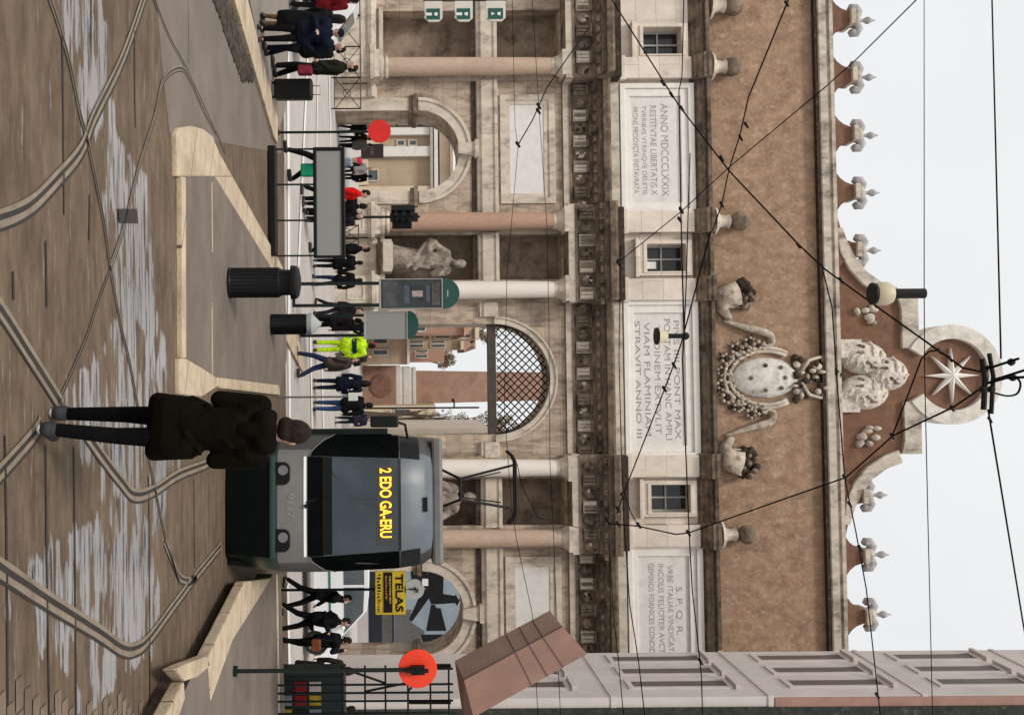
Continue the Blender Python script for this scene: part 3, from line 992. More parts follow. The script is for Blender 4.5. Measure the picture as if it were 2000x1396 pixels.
mb.build('attic_cornice_face', 'stone_dark', gate)

# ---- ochre upper wall, its cornice (they stand back: measured at their own distance)
KB = (GD + .8) / GD
def u(U): return (U - 740) * GS * KB
def z(x): return H + (x - XH) * GS * KB
MB().box(u(LU), u(RU), .75, 2.3, z(1378), z(1606)).build('upper_wall', 'plaster', gate)
mb = MB().box(u(LU), u(RU), .45, 2.5, z(1600), z(1607))
mb.build('cornice_shadow_strip', 'stone_dark', gate)  # dark strip painted in for the shadow below the top cornice
moulding('top_cornice', [(.30, 1606), (.36, 1608), (.36, 1622), (.30, 1623), (.22, 1625), (.22, 1628), (.34, 1629), (.34, 1636), (.0, 1640)], LU, RU, 'cornice', y=.75)

# ---- merlons with lily finials
MER = [-88, 28, 143, 260, 375, 490, 972, 1088, 1204, 1320, 1436]
def merlon_parts(c):
    o = [(-59, 1634), (-59, 1641), (-48, 1642), (-37, 1645), (-27, 1652), (-19, 1662), (-14.5, 1674), (-13.5, 1684)]
    pts = [(u(c + a), z(x)) for a, x in o] + [(u(c - a), z(x)) for a, x in reversed(o)]
    mb = MB().prism([pts], .85, 1.75, 0)
    mo = mb.build('merlon', 'crest', gate, bevel=.03)
    mb = MB()
    mb.box(u(c - 14), u(c + 14), .62, 1.9, z(1678), z(1687), 0)
    mb.ball((u(c), 1.25, z(1695)), (15 * GS, .45, 10 * GS), 12, 0)
    for s in (-1, 1):                                  # side lobes curl down
        mb.tube([(u(c + 8 * s), 1.25, z(1699)), (u(c + 17 * s), 1.25, z(1703)), (u(c + 25 * s), 1.25, z(1698)), (u(c + 26 * s), 1.25, z(1689)), (u(c + 21 * s), 1.25, z(1685))], [.2, .21, .2, .17, .1], 12, 1)
        mb.ball((u(c + 23 * s), 1.25, z(1691)), (.14, .22, .17), 8, 1)
    mb.lathe([(.16, z(1701)), (.09, z(1706)), (.07, z(1712)), (.10, z(1715)), (.17, z(1721)), (.15, z(1725)), (.06, z(1731)), (.02, z(1737))], (u(c), 1.25, 0), 10, 1)
    mb.build('lily_finial', ['cornice', mat('grey_finial_stone', (.36, .34, .34), .8, .3, 5, .5, 12, dirt=.6, dirt_col=(.10, .09, .09), dscale=2)], mo, smooth=65)
for c in MER:
    merlon_parts(c + 0)
# spiky brackets and little tufts along the parapet
mb = MB()
rng = random.Random(4)
for c in MER:
    for k in range(5):
        a = c + 40 + k * 9 + rng.uniform(-2, 2)
        mb.lathe([(.09, z(1637)), (.07, z(1640)), (.015, z(1641 + rng.uniform(1, 4)))], (u(a), 1.0 + rng.uniform(-.1, .2), 0), 6)
mb.build('parapet_tufts', 'stone_dark', gate)

# ---- central crest: flared wings, star roundel
CC = 737
L_ = [(-310, 1637), (-310, 1648), (-290, 1653), (-262, 1662), (-232, 1677), (-203, 1699), (-182, 1728), (-171, 1757), (-152, 1757), (-152, 1796), (-72, 1796)]
circ = [(97 * math.cos(t), 1860 + 97 * math.sin(t)) for t in [R(222) - R(264) * i / 36 for i in range(37)]]
body = [(u(CC + a), z(x)) for a, x in L_] + [(u(CC + a), z(x)) for a, x in circ] + [(u(CC - a), z(x)) for a, x in reversed(L_)]
cr_o = MB().prism([body], 1.0, 1.9).build('crest', 'crest', gate)
for s in (-1, 1):                                      # pale bands along the wings
    o1 = [(-290, 1653), (-262, 1662), (-232, 1677), (-203, 1699), (-182, 1728), (-171, 1759)]
    i1 = [(-146, 1752), (-156, 1725), (-178, 1690), (-208, 1664), (-240, 1648), (-290, 1640)]
    pts = [(u(CC + s * a * -1), z(x)) for a, x in o1 + i1]
    mb = MB().prism([pts], .78, 2.0)
    mb.build('wing_band', 'cornice', gate, bevel=.04)
    mb = MB().prism([[(u(CC - s * 154), z(1758)), (u(CC - s * 154), z(1798)), (u(CC - s * 52), z(1798)), (u(CC - s * 52), z(1764)), (u(CC - s * 128), z(1764))]], .80, 1.98)
    mb.build('shoulder_band', 'cornice', gate, bevel=.04)
ring = [(u(CC) + 99 * GS * math.cos(R(-58) + R(296) * i / 44), z(1860) + 99 * GS * math.sin(R(-58) + R(296) * i / 44)) for i in range(45)] + \
       [(u(CC) + 71 * GS * math.cos(R(238) - R(296) * i / 44), z(1860) + 71 * GS * math.sin(R(238) - R(296) * i / 44)) for i in range(45)]
MB().prism([ring], .72, 2.0).build('roundel_ring', mat('pale_ring_stone', (.62, .57, .51), .8, .2, 2.5, .5, 10, dirt=.7, dirt_col=(.2, .17, .14), dscale=1.0), gate, bevel=.04)
st = []
for k in range(16):
    r_ = (55 if k % 2 == 0 else 13) * GS
    w = PI / 2 + PI * k / 8
    st.append((u(CC + 2) + r_ * math.cos(w), .82, z(1860) + r_ * math.sin(w)))
mb = MB()
mb.add(st + [(p[0], 1.02, p[2]) for p in st] + [(u(CC + 2), .68, z(1860))], [(k, (k + 1) % 16, 32) for k in range(16)] + [(k, (k + 1) % 16, 16 + (k + 1) % 16, 16 + k) for k in range(16)])
mb.build('star', mat('white_stucco', (.78, .74, .68), .7, .06, 4), gate)
mb = MB()                                              # the three mounts
for a, x, ra, rx in ((-2, 1735, 34, 42), (-33, 1690, 33, 46), (33, 1688, 36, 50)):
    mb.ball((u(CC + a), 1.0, z(x)), (ra * GS, .5, rx * GS), 18)
    for k in range(16):
        w_, q_ = k * 2.4, .25 + .6 * ((k * 7) % 16) / 16
        yy = 1.0 - .5 * math.sqrt(max(0, 1 - q_ * q_))
        c_ = Vector((u(CC + a) + ra * GS * q_ * math.cos(w_), yy, z(x) + rx * GS * q_ * math.sin(w_)))
        mb.cap(c_, c_ + Vector((.22 * math.cos(w_ + 1), .02, .22 * math.sin(w_ + 1))), .075, .04, 6, 1 if k % 4 == 0 else 0)
mb.box(u(CC - 70), u(CC - 34), .7, 1.1, z(1640), z(1682))
mb.box(u(CC + 34), u(CC + 72), .7, 1.1, z(1640), z(1676))
mb.build('mounts', [mat('weathered_stucco', (.60, .54, .47), .85, .3, 5, 1.5, 7, dirt=.85, dirt_col=(.22, .165, .125), dscale=2.6), 'stone_grime'], gate, smooth=50)
for s in (-1, 1):                                      # carved lumps on the wings
    mb = MB()
    for k in range(9):
        rng2 = random.Random(k + (s > 0) * 50)
        mb.ball((u(CC + s * 118 + rng2.uniform(-17, 17)), .95, z(1688 + rng2.uniform(-14, 26))), (rng2.uniform(.1, .22), .22, rng2.uniform(.1, .25)), 8)
    mb.build('wing_carving', 'cornice', gate, smooth=True)

# ---- arms on the ochre wall: shield, tiara, garland, ribbons, horns of plenty
WY = .75
mb = MB()
mb.ball((u(741), WY, z(1492)), (41 * GS, .34, 66 * GS), 24, 0)
for a, x in ((-20, 1520), (20, 1520), (-24, 1490), (24, 1490), (0, 1462), (0, 1528)):
    mb.ball((u(741 + a), WY - .30, z(x)), (.095, .09, .095), 10, 1)
sh_o = mb.build('shield', [mat('grey_marble_shield', (.58, .55, .50), .7, .25, 4, .7, 9, dirt=.8, dirt_col=(.16, .13, .105), dscale=2.6), 'stone_grime'], gate, smooth=True)
mb = MB()
for rr, x, rz in ((53, 1492, 72), (60, 1490, 80)):
    pts = [(u(741) + rr * GS * math.cos(w), WY - .12, z(x) + rz * GS * math.sin(w)) for w in [R(35) - R(250) * i / 30 for i in range(31)]]
    mb.tube(pts, .085, 8)
mb.build('shield_rim', 'stone_smooth', sh_o, smooth=True)
mb = MB()
rng = random.Random(21)
for k in range(70):                                    # tiara and scrollwork above the shield
    t = rng.random()
    mb.ball((u(741 + rng.uniform(-44, 44) * (1 - .6 * t)), WY - rng.uniform(0, .25), z(1545 + 95 * t)), (rng.uniform(.08, .2), .15, rng.uniform(.08, .22)), 8, rng.choice((0, 0, 1)))
for s in (-1, 1):
    mb.tube([(u(741 + s * 10), WY - .2, z(1560)), (u(741 + s * 34), WY - .25, z(1575)), (u(741 + s * 40), WY - .2, z(1600)), (u(741 + s * 22), WY - .2, z(1604)), (u(741 + s * 12), WY - .2, z(1625))], .08, 8, 1)
mb.build('tiara_scrolls', ['stone_dark', 'stone_smooth'], gate, smooth=True)
mb = MB()
rng = random.Random(22)
for k in range(17):                                    # flower and fruit garland hung below the shield
    w = PI + .12 + (PI - .24) * k / 16
    q = 1 + (.10 if k % 2 else -.08)
    cx, cz = u(741 + 66 * q * math.cos(w)), z(1486 + 74 * q * math.sin(w))
    r_ = rng.uniform(.17, .24)
    mb.ball((cx, WY - .1, cz), (.12, .14, .12), 8, 1)
    for j in range(6):
        a_ = j * PI / 3 + rng.uniform(-.2, .2)
        mb.ball((cx + r_ * math.cos(a_), WY - .1 - rng.uniform(0, .08), cz + r_ * math.sin(a_)), (r_ * .42, .13, r_ * .42), 8, 0)
    for j in range(4):
        a_ = rng.uniform(0, 2 * PI)
        mb.cap((cx + .2 * math.cos(a_), WY - .03, cz + .2 * math.sin(a_)), (cx + .38 * math.cos(a_), WY - .05, cz + .38 * math.sin(a_)), .06, .02, 6, rng.choice((0, 1)))
mb.build('garland', ['ornament', 'stone_dark'], gate, smooth=True)
for s in (-1, 1):
    mb = MB()
    pts = smooth_line([(u(741 + s * 112), WY - .1, z(1412)), (u(741 + s * 100), WY - .18, z(1448)), (u(741 + s * 92), WY - .2, z(1478)), (u(741 + s * 84), WY - .22, z(1500)), (u(741 + s * 68), WY - .2, z(1506)), (u(741 + s * 62), WY - .2, z(1494)), (u(741 + s * 70), WY - .2, z(1488))], 5)
    n = len(pts)
    mb.tube(pts, [.06 + .11 * math.sin(PI * min(1, i / n * 1.3)) for i in range(n)], 8)
    mb.build('ribbon', 'ornament', gate, smooth=True)
for s in (-1, 1):
    cU = 741 + s * 163
    mb = MB()
    mb.tube([(u(cU - s * 48), WY - .2, z(1424)), (u(cU - s * 30), WY - .3, z(1408)), (u(cU - s * 6), WY - .38, z(1412)), (u(cU), WY - .4, z(1436))], [.12, .26, .52, .56], 14, 0)
    for k in range(14):
        w = k * 2 * PI / 14
        mb.tube([(u(cU - s * 6) + .50 * math.cos(w), WY - .38, z(1412) + .1 * math.sin(w)), (u(cU) + .56 * math.cos(w), WY - .42 + .02 * math.sin(w), z(1437))], .035, 5, 0)
    ho = mb.build('horn_of_plenty', 'ornament', gate, smooth=True)
    mb = MB()
    rng = random.Random(30 + s)
    for k in range(60):
        a = rng.uniform(-27, 27)
        mb.ball((u(cU + a), WY - rng.uniform(.1, .62), z(1441 + rng.uniform(-4, 26) * (1 - (abs(a) / 42) ** 2))), rng.uniform(.08, .17), 8, rng.choice((0, 0, 0, 1)))
    mb.build('fruit', ['stone_dark', 'stone_grime'], ho, smooth=True)
# small mounts with balls on the attic cornice
for U, x in ((14, 1446), (134, 1441), (437, 1450), (1041, 1452), (1345, 1452)):
    mb = MB()
    mb.lathe([(.62, z(1391)), (.58, z(1396)), (.30, z(1402)), (.24, z(1414)), (.32, z(1421)), (.2, z(1424))], (u(U), .25, 0), 14)
    po = mb.build('ball_pedestal', 'stone_smooth', gate, smooth=40)
    MB().ball((u(U), .25, z(x - 7)), .43, 16).build('stone_ball', 'stone_grime', po, smooth=True)

def u(U): return (U - 740) * GS
def z(x): return H + (x - XH) * GS
# ---- beam and lattice in the head of the central arch
MB().box(u(740 - RC - 8), u(740 + RC + 8), .25, .65, z(954), z(970)).build('lunette_beam', mat('dark_timber_beam', (.05, .037, .028), .7, .3, 3, .4, 20), gate)
mb = MB()
r_ = (RC - 1) * GS
n = 20
for sgn in (-1, 1):
    c = -2 * r_
    while c < 2 * r_:
        seg = []
        for i in range(81):                            # line  (t, c + sgn*t) clipped to the half disc
            t = -r_ + 2 * r_ * i / 80
            zc = c + sgn * t
            if zc >= .02 and t * t + zc * zc <= r_ * r_:
                seg.append((t, zc))
        if len(seg) > 1:
            a, b = seg[0], seg[-1]
            mb.tube([(u(740) + a[0], .45 + .02 * sgn, z(970) + a[1]), (u(740) + b[0], .45 + .02 * sgn, z(970) + b[1])], .028, 5)
        c += 15.2 * GS
pts = [(u(740) + r_ * math.cos(PI * i / 30), .45, z(970) + r_ * math.sin(PI * i / 30)) for i in range(31)]
mb.tube(pts, .07, 6)
mb.build('lunette_lattice', 'iron', gate)

# ---- the saints in the lower niches (they stand in the niche: things of their own)
def saint(Uc_, x0, x1, seed, label, lean):
    rng = random.Random(seed)
    hgt = (x1 - x0) * GS
    k = hgt / 2.6
    root = thing('saint_statue', label, 'statue', gate.matrix_world @ Vector((0, 0, 0)), 0, 'stone saints in the niches')
    base = Vector((u(Uc_), -.25, z(x0)))
    root.matrix_world = gate_m @ Matrix.Translation(base)
    mb = MB()
    def C(a, b, r0, r1): mb.cap(Vector(a) * k, Vector(b) * k, r0 * k, r1 * k, 12)
    C((0, 0, .1), (lean * .5, 0, 1.1), .42, .34); C((lean * .5, 0, 1.1), (lean * .8, 0, 1.85), .34, .30)
    C((-.28 + lean * .8, 0, 1.88), (.28 + lean * .8, 0, 1.88), .2, .2)
    C((lean * .8, 0, 2.0), (lean, -.03, 2.2), .12, .11)
    mb.ball(Vector((lean * 1.15, -.05, 2.38)) * k, (.165 * k, .19 * k, .22 * k), 12)
    mb.ball(Vector((lean * 1.15, -.2, 2.22)) * k, (.1 * k, .1 * k, .18 * k), 10)
    s = 1 if lean >= 0 else -1
    C((.34 * s + lean * .8, 0, 1.85), (.62 * s, -.22, 1.45), .15, .12); C((.62 * s, -.22, 1.45), (.42 * s, -.5, 1.75), .12, .09)
    C((-.34 * s + lean * .8, 0, 1.85), (-.5 * s, -.25, 1.35), .15, .12); C((-.5 * s, -.25, 1.35), (-.12 * s, -.45, 1.3), .12, .09)
    for i in range(11):                                # drapery folds
        a = rng.uniform(-.38, .38)
        C((a, -.33 + abs(a) * .3, .05), (a * .4 + rng.uniform(-.1, .25) + lean * .6, -.28, rng.uniform(1.1, 1.6)), .06, .045)
    C((-.45, -.2, 1.5), (.42, -.3, .8), .13, .09); C((-.4, -.25, 1.2), (.36, -.32, .55), .1, .08)
    o = mb.build('figure', mat('grey_statue_stone', (.30, .25, .205), .85, .3, 3, .6, 10, dirt=.9, dirt_col=(.07, .055, .042), dscale=2.2, dlo=.45, dhi=.65), root, smooth=True)
    rm = o.modifiers.new('remesh', 'REMESH'); rm.mode = 'VOXEL'; rm.voxel_size = .035; rm.use_smooth_shade = True
    BAKE.append(o)
    mb = MB()
    mb.box(-.55 * k, .55 * k, -.5 * k, .5 * k, -.28 * k, .02 * k)
    mb.box(-.48 * k, .48 * k, -.45 * k, .45 * k, .02 * k, .06 * k)
    mb.build('plinth', 'stone_smooth', root, bevel=.02)
BAKE = []
bpy.context.view_layer.update()
gate_m = gate.matrix_world.copy()
saint(501, 765, 912, 3, 'white stone saint leaning right in the niche left of the central arch', .22)
saint(978, 765, 926, 4, 'white stone saint in the niche above the tram roof', -.15)
# ================================================================== beyond the gate and beside it
def wx(U, d): return (U - UC) * d / F
def wz(x, d): return H + (x - XH) * d / F

# ---- obelisk on the square behind
OD = 100.0
ob = thing('obelisk', 'tall red granite obelisk on a moulded pedestal seen through the central arch', 'obelisk', (P(880, 755, OD).x, OD, .25))
gran = mat('red_granite', (.32, .19, .135), .8, .2, 1.2, .5, 4, dirt=.6, dirt_col=(.2, .115, .085), dscale=.9)
mb = MB()
hw = 31.5 * OD / F
b, t = wz(806, OD), 27.0
mb.add([(-hw, -hw, b), (hw, -hw, b), (hw, hw, b), (-hw, hw, b), (-hw * .72, -hw * .72, t), (hw * .72, -hw * .72, t), (hw * .72, hw * .72, t), (-hw * .72, hw * .72, t), (0, 0, t + 3)],
       [(0, 1, 5, 4), (1, 2, 6, 5), (2, 3, 7, 6), (3, 0, 4, 7), (4, 5, 8), (5, 6, 8), (6, 7, 8), (7, 4, 8)])
mb.build('shaft', gran, ob)
mb = MB()
hp = 42 * OD / F
mb.box(-hp, hp, -hp, hp, 0, wz(768, OD))
mb.build('pedestal', gran, ob)
mb = MB()
for x0, x1, k in ((768, 776, 1.0), (776, 782, .93), (782, 795, .96), (795, 800, .88), (800, 806, .92)):
    mb.box(-hp * k, hp * k, -hp * k, hp * k, wz(x0, OD), wz(x1, OD))
mb.build('moulding', 'marble', ob)
mb = MB()
mb.lathe([(1.15, -.05), (1.15, .04), (.95, .10), (.01, .10)], n=28)
mb.xform(Matrix.Translation((-.2, -hp - .02, 1.75)) @ Matrix.Rotation(R(90), 4, 'X'))
mb.build('round_relief', mat('dark_relief_stone', (.2, .1, .07), .8, .3, 3), ob)

# ---- houses seen through the arches
def facade(name, label, U0, U1, x1, d, m, depth=8, bands=(), wins=(), doors=(), roofm=None):
    o = thing(name, label, 'building', (wx((U0 + U1) / 2, d), d, .25))
    w = wx(U1, d) - wx(U0, d)
    zt = wz(x1, d) - .25
    MB().box(-w / 2, w / 2, 0, depth, 0, zt).build('wall', m, o)
    for (a, b_, c, e, p, mm, nm) in bands:                 # U0 U1 x0 x1 protrusion
        xo = wx((U0 + U1) / 2, d)
        MB().box(wx(a, d) - xo, wx(b_, d) - xo, -p, .05, wz(c, d) - .25, wz(e, d) - .25).build(nm, mm, o)
    if roofm:
        mb = MB()
        mb.add([(-w / 2 - .3, -.4, zt), (w / 2 + .3, -.4, zt), (w / 2 + .3, depth + .4, zt), (-w / 2 - .3, depth + .4, zt), (-w / 2 + 1, depth / 2, zt + 1.6), (w / 2 - 1, depth / 2, zt + 1.6)],
               [(0, 1, 5, 4), (1, 2, 5), (2, 3, 4, 5), (3, 0, 4), (0, 3, 2, 1)])
        mb.build('roof', roofm, o)
    xo = wx((U0 + U1) / 2, d)
    for (a, b_, c, e) in wins:
        f_ = MB().prism([[(wx(a, d) - xo - .12, wz(c, d) - .37), (wx(b_, d) - xo + .12, wz(c, d) - .37), (wx(b_, d) - xo + .12, wz(e, d) - .13), (wx(a, d) - xo - .12, wz(e, d) - .13)],
                         [(wx(a, d) - xo, wz(c, d) - .25), (wx(b_, d) - xo, wz(c, d) - .25), (wx(b_, d) - xo, wz(e, d) - .25), (wx(a, d) - xo, wz(e, d) - .25)]], -.1, .05).build('window', 'stone_smooth', o)
        MB().box(wx(a, d) - xo, wx(b_, d) - xo, -.03, .03, wz(c, d) - .25, wz(e, d) - .25).build('pane', 'car_glass', f_)
    return o
cream = mat('cream_stucco', (.60, .50, .37), .85, .12, .6, .2, 4, dirt=.4, dirt_col=(.36, .27, .18), dscale=.4)
tanw = mat('tan_stucco', (.40, .31, .22), .85, .15, .6, .2, 4, dirt=.5, dirt_col=(.26, .19, .13), dscale=.5)
facade('church_front', 'cream church front with white pilasters and entablature behind the left arch', 195, 420, 886, 90, tanw, 10,
       bands=[(224, 246, 660, 842, .5, cream, 'pilaster'), (252, 266, 660, 842, .5, 'marble', 'pilaster'), (289, 308, 690, 842, .6, 'marble', 'pilaster'), (366, 384, 660, 842, .6, cream, 'pilaster'),
              (195, 420, 843, 848, .8, 'marble', 'cornice'), (195, 420, 850, 857, 1.0, 'marble', 'cornice'), (195, 420, 861, 880, .6, cream, 'frieze'), (195, 420, 880.5, 886, 1.2, tanw, 'cornice'),
              (312, 362, 655, 722, .25, cream, 'doorcase'), (270, 286, 660, 745, .2, cream, 'panel')],
       wins=[(333, 352, 716, 740), (276, 284, 780, 792), (276, 284, 803, 815)])
red_st = mat('salmon_stucco', (.36, .205, .145), .85, .15, .6, .2, 4, dirt=.4, dirt_col=(.34, .2, .15), dscale=.5)
facade('salmon_house', 'salmon house with brown shutters seen at the left edge of the central arch', 596, 652, 906, 82, red_st, 10,
       wins=[(628, 634, 742, 764), (628, 634, 800, 830), (640, 646, 742, 764), (640, 646, 800, 830), (628, 634, 862, 884)], roofm=mat('roof_tile', (.3, .15, .09), .85, .3, 3, .5, 6))
facade('tan_house', 'low tan house left of the obelisk below the hillside trees', 640, 712, 800, 88, tanw, 9, bands=[(640, 712, 795, 800, .4, 'marble', 'cornice')],
       wins=[(662, 670, 730, 756), (684, 692, 730, 756)])
facade('beige_house', 'plain beige house wall at the right edge of the central arch', 838, 900, 957, 62, mat('beige_stucco', (.50, .43, .35), .85, .1, .6, .2, 4, dirt=.4, dirt_col=(.36, .3, .24), dscale=.5), 9,
       wins=[(868, 878, 790, 830), (868, 878, 862, 900)])
facade('pale_house', 'low pale house behind the lamp post right of the obelisk', 792, 850, 850, 95, cream, 9, wins=[(800, 806, 770, 800), (816, 822, 770, 800)])
facade('grey_house', 'grey house behind the banner in the right arch', 1085, 1310, 885, 75, mat('grey_stucco', (.42, .40, .38), .85, .1, .6), 9, wins=[(1150, 1170, 760, 800), (1200, 1220, 760, 800)])

# ---- trees
def tree(label, U, d, x0, x1, wpx, seed, leaf='leaf_dry', n=900, name='tree', group='trees behind the gate'):
    base = Vector((wx(U, d), d, zg(d) if d < 60 else .25))
    o = thing(name, label, 'tree', base, 0, group)
    rng = random.Random(seed)
    zt, zc = wz(x1, d) - base.z, wz(x0, d) - base.z
    rw = wpx * d / F / 2
    tb = MB()
    tb.tube([(0, 0, 0), (.1, 0, zt * .3), (-.05, .1, zt * .62)], [.28, .2, .12], 8)
    tips = []
    for k in range(9):
        w = rng.uniform(0, 2 * PI)
        z0 = zt * rng.uniform(.25, .6)
        tip = Vector((rw * .7 * math.cos(w), rw * .7 * math.sin(w), rng.uniform(zc * .6 + zt * .4, zt * .95)))
        tb.tube([(0, 0, z0), Vector((tip.x * .5, tip.y * .5, (z0 + tip.z) / 2 + .2)), tip], [.11, .07, .025], 6)
        tips.append(tip)
    tb.build('trunk', 'bark', o)
    cl = [(t_, rng.uniform(.35, .6) * rw) for t_ in tips]
    for k in range(14):
        w, q = rng.uniform(0, 2 * PI), math.sqrt(rng.random())
        zq = rng.random()
        rr = rw * (1 - .55 * abs(2 * zq - 1) ** 2)
        cl.append((Vector((rr * q * math.cos(w), rr * q * math.sin(w), zc + (zt - zc) * zq)), rng.uniform(.22, .42) * rw))
    vs, fs = [], []
    for i in range(n):
        c, r_ = rng.choice(cl)
        v = Vector((rng.gauss(0, 1), rng.gauss(0, 1), rng.gauss(0, 1))).normalized() * r_ * rng.random() ** .45
        p = c + v
        a = Vector((rng.gauss(0, 1), rng.gauss(0, 1), rng.gauss(0, 1))).normalized()
        b_ = a.cross(Vector((rng.gauss(0, 1), rng.gauss(0, 1), rng.gauss(0, 1)))).normalized()
        s = rng.uniform(.6, 1.3) * rw * .09
        k = len(vs)
        vs += [p - a * s, p + b_ * s * .5, p + a * s, p - b_ * s * .5]
        fs.append((k, k + 1, k + 2, k + 3))
    MB().add(vs, fs).build('crown', leaf, o, fixn=False)
ochre = mat('ochre_house_stucco', (.34, .25, .165), .85, .15, .6, .2, 4, dirt=.5, dirt_col=(.26, .18, .12), dscale=.5)
facade('ochre_house', 'tall ochre house with two window columns just inside the left jamb of the central arch', 641, 664, 935, 92, ochre, 9, bands=[(641, 664, 927, 935, .6, cream, 'cornice'), (641, 664, 838, 842, .3, cream, 'string_course')],
       wins=[(645, 650, 850, 878), (655, 660, 850, 878), (645, 650, 892, 918), (655, 660, 892, 918), (645, 650, 800, 828), (655, 660, 800, 828)])
facade('brown_house', 'brown house stepping down behind the ochre house in the central arch', 662, 684, 906, 104, tanw, 9, bands=[(662, 684, 899, 906, .6, cream, 'cornice')],
       wins=[(666, 670, 842, 868), (674, 678, 842, 868), (666, 670, 800, 826), (674, 678, 800, 826)], roofm=mat('old_roof_tile', (.22, .12, .08), .85, .3, 3, .5, 6))
facade('pink_house', 'low pink house nearest the obelisk in the row of stepped houses', 680, 708, 868, 116, red_st, 9, wins=[(684, 688, 812, 834), (694, 698, 812, 834)])
tree('bronze shrub crown over the roofs of the stepped houses left of the obelisk', 700, 124, 838, 890, 40, 3, n=2000)
tree('dark leafy crown filling the left corner under the lattice', 648, 128, 905, 968, 46, 4, n=1800)
tree('thin bronze tree right of the obelisk beside the beige wall', 820, 90, 765, 930, 34, 5, n=1700)
tree('bronze tree whose top shows through the lattice at its right end', 828, 118, 880, 1006, 50, 6, n=1700)
tree('small bronze tree under the lamp post arm', 808, 88, 740, 880, 22, 8, n=900)

# ---- banner hung behind the right arch
BD = 50.0
bn = thing('banner', 'pale blue printed banner with dark slate silhouettes filling the right arch', 'banner', (0, BD, 0))
def bq(U, x): return (wx(U, BD), wz(x, BD))
slate = mat('slate_print', (.045, .052, .07), .7, .25, 2)
slate2 = mat('grey_blue_print', (.27, .285, .32), .7, .12, 1.5)
sky_p = mat('pale_blue_print', (.74, .82, .88), .7, .12, .8)
for m_ in (sky_p, slate2):                             # thin printed fabric lets daylight through
    N, L = m_.node_tree.nodes, m_.node_tree.links
    out_, pb = N['Material Output'], N['Principled BSDF']
    tr, mxs = N.new('ShaderNodeBsdfTranslucent'), N.new('ShaderNodeMixShader')
    L.new(pb.inputs['Base Color'].links[0].from_socket, tr.inputs[0])
    mxs.inputs[0].default_value = .72
    L.new(pb.outputs[0], mxs.inputs[1]); L.new(tr.outputs[0], mxs.inputs[2]); L.new(mxs.outputs[0], out_.inputs[0])
MB().prism([[bq(1098, 715), bq(1262, 715), bq(1262, 935), bq(1098, 935)]], 0, .06).build('cloth', sky_p, bn)
def print_(nm, pts, m, off): MB().prism([[bq(a, b_) for a, b_ in pts]], -off, -.001).build(nm, m, bn)
mist = mat('mist_print', (.44, .47, .52), .7, .12, 1.5)
print_('printed_ground', [(1098, 716), (1256, 716), (1256, 766), (1098, 766)], slate2, .004)
print_('printed_mist', [(1190, 767), (1256, 767), (1256, 818), (1233, 826), (1214, 798), (1190, 800)], mist, .004)
print_('printed_figure', [(1110, 832), (1165, 833), (1180, 838), (1180, 850), (1178, 885), (1164, 886), (1160, 862), (1110, 864)], slate, .008)
print_('printed_arm', [(1166, 836), (1214, 801), (1209, 795), (1172, 812), (1150, 816), (1132, 800), (1110, 798), (1110, 831)], slate, .009)
print_('printed_tower', [(1181, 838), (1181, 846), (1187, 848), (1188, 857), (1232, 868), (1232, 828)], slate, .010)
print_('printed_base', [(1239, 818), (1239, 872), (1252, 878), (1256, 822)], slate, .008)
print_('printed_bird', [(1160, 886), (1172, 892), (1164, 906), (1160, 908), (1166, 898), (1184, 889), (1176, 884)], slate, .009)
print_('printed_plate', [(1192, 742), (1256, 742), (1256, 762), (1192, 762)], mat('pale_grey_print', (.36, .36, .35), .7), .009)
# clock-like disc on a bracket, in front of the banner
cd = thing('round_sign', 'grey round disc sign above the yellow board', 'sign', P(809, 1150, 22))
mb = MB().lathe([(.215, -.03), (.215, .03)], (0, 0, 0), 28)
mb.xform(Matrix.Rotation(R(90), 4, 'X')).build('disc', mat('disc_grey', (.40, .39, .37), .6, .1, 4), cd)
mb = MB()
mb.tube([(-.05, -.06, .02), (.06, -.06, .08)], .02, 6); mb.tube([(-.02, -.06, -.12), (.0, -.06, .1)], .015, 6)
mb.build('marks', 'black', cd)
mb = MB()
mb.tube([(0, .04, -.3), (0, .04, .25)], .02, 6)
mb.build('bracket', 'steel', cd)
MB().box(-.22, -.08, -.05, .02, .17, .30).build('white_box', 'paper', cd)

# ---- pinkish palace on the right
BX = 10.2
pal = thing('palace', 'tall pinkish grey palace with narrow deep windows along the right edge', 'building', (BX, 30.6, 0))
pm = mat('pinkish_travertine_wall', (.54, .49, .465), .8, .09, .8, .3, 5, dirt=.5, dirt_col=(.41, .355, .335), dscale=.6, stretch=(1, 1, .7), spec=.2)
MB().box(0, 14, 0, 4.6, 0, 29).build('wall', pm, pal)
MB().box(-.02, .4, -.02, 4.62, 29, 29.6).build('eaves', pm, pal)
for z0 in (9.0, 13.7, 18.3, 23.0):
    MB().box(-.035, 14, -.035, 4.63, z0, z0 + .16).build('string_course', pm, pal)
MB().box(.03, .30, -.05, .1, 13.9, 28.9).build('front_strip', mat('red_brick_strip', (.30, .17, .135), .85, .15, 2), pal)
MB().box(.30, 14, -.09, .1, 0, 28.9).build('dark_front', mat('mottled_dark_front', (.02, .022, .018), .9, .7, 6, .6, 5, dirt=.5, dirt_col=(.12, .11, .09), dscale=3, dlo=.58, dhi=.66), pal)  # near-black mottled sheet over the front beyond the red strip
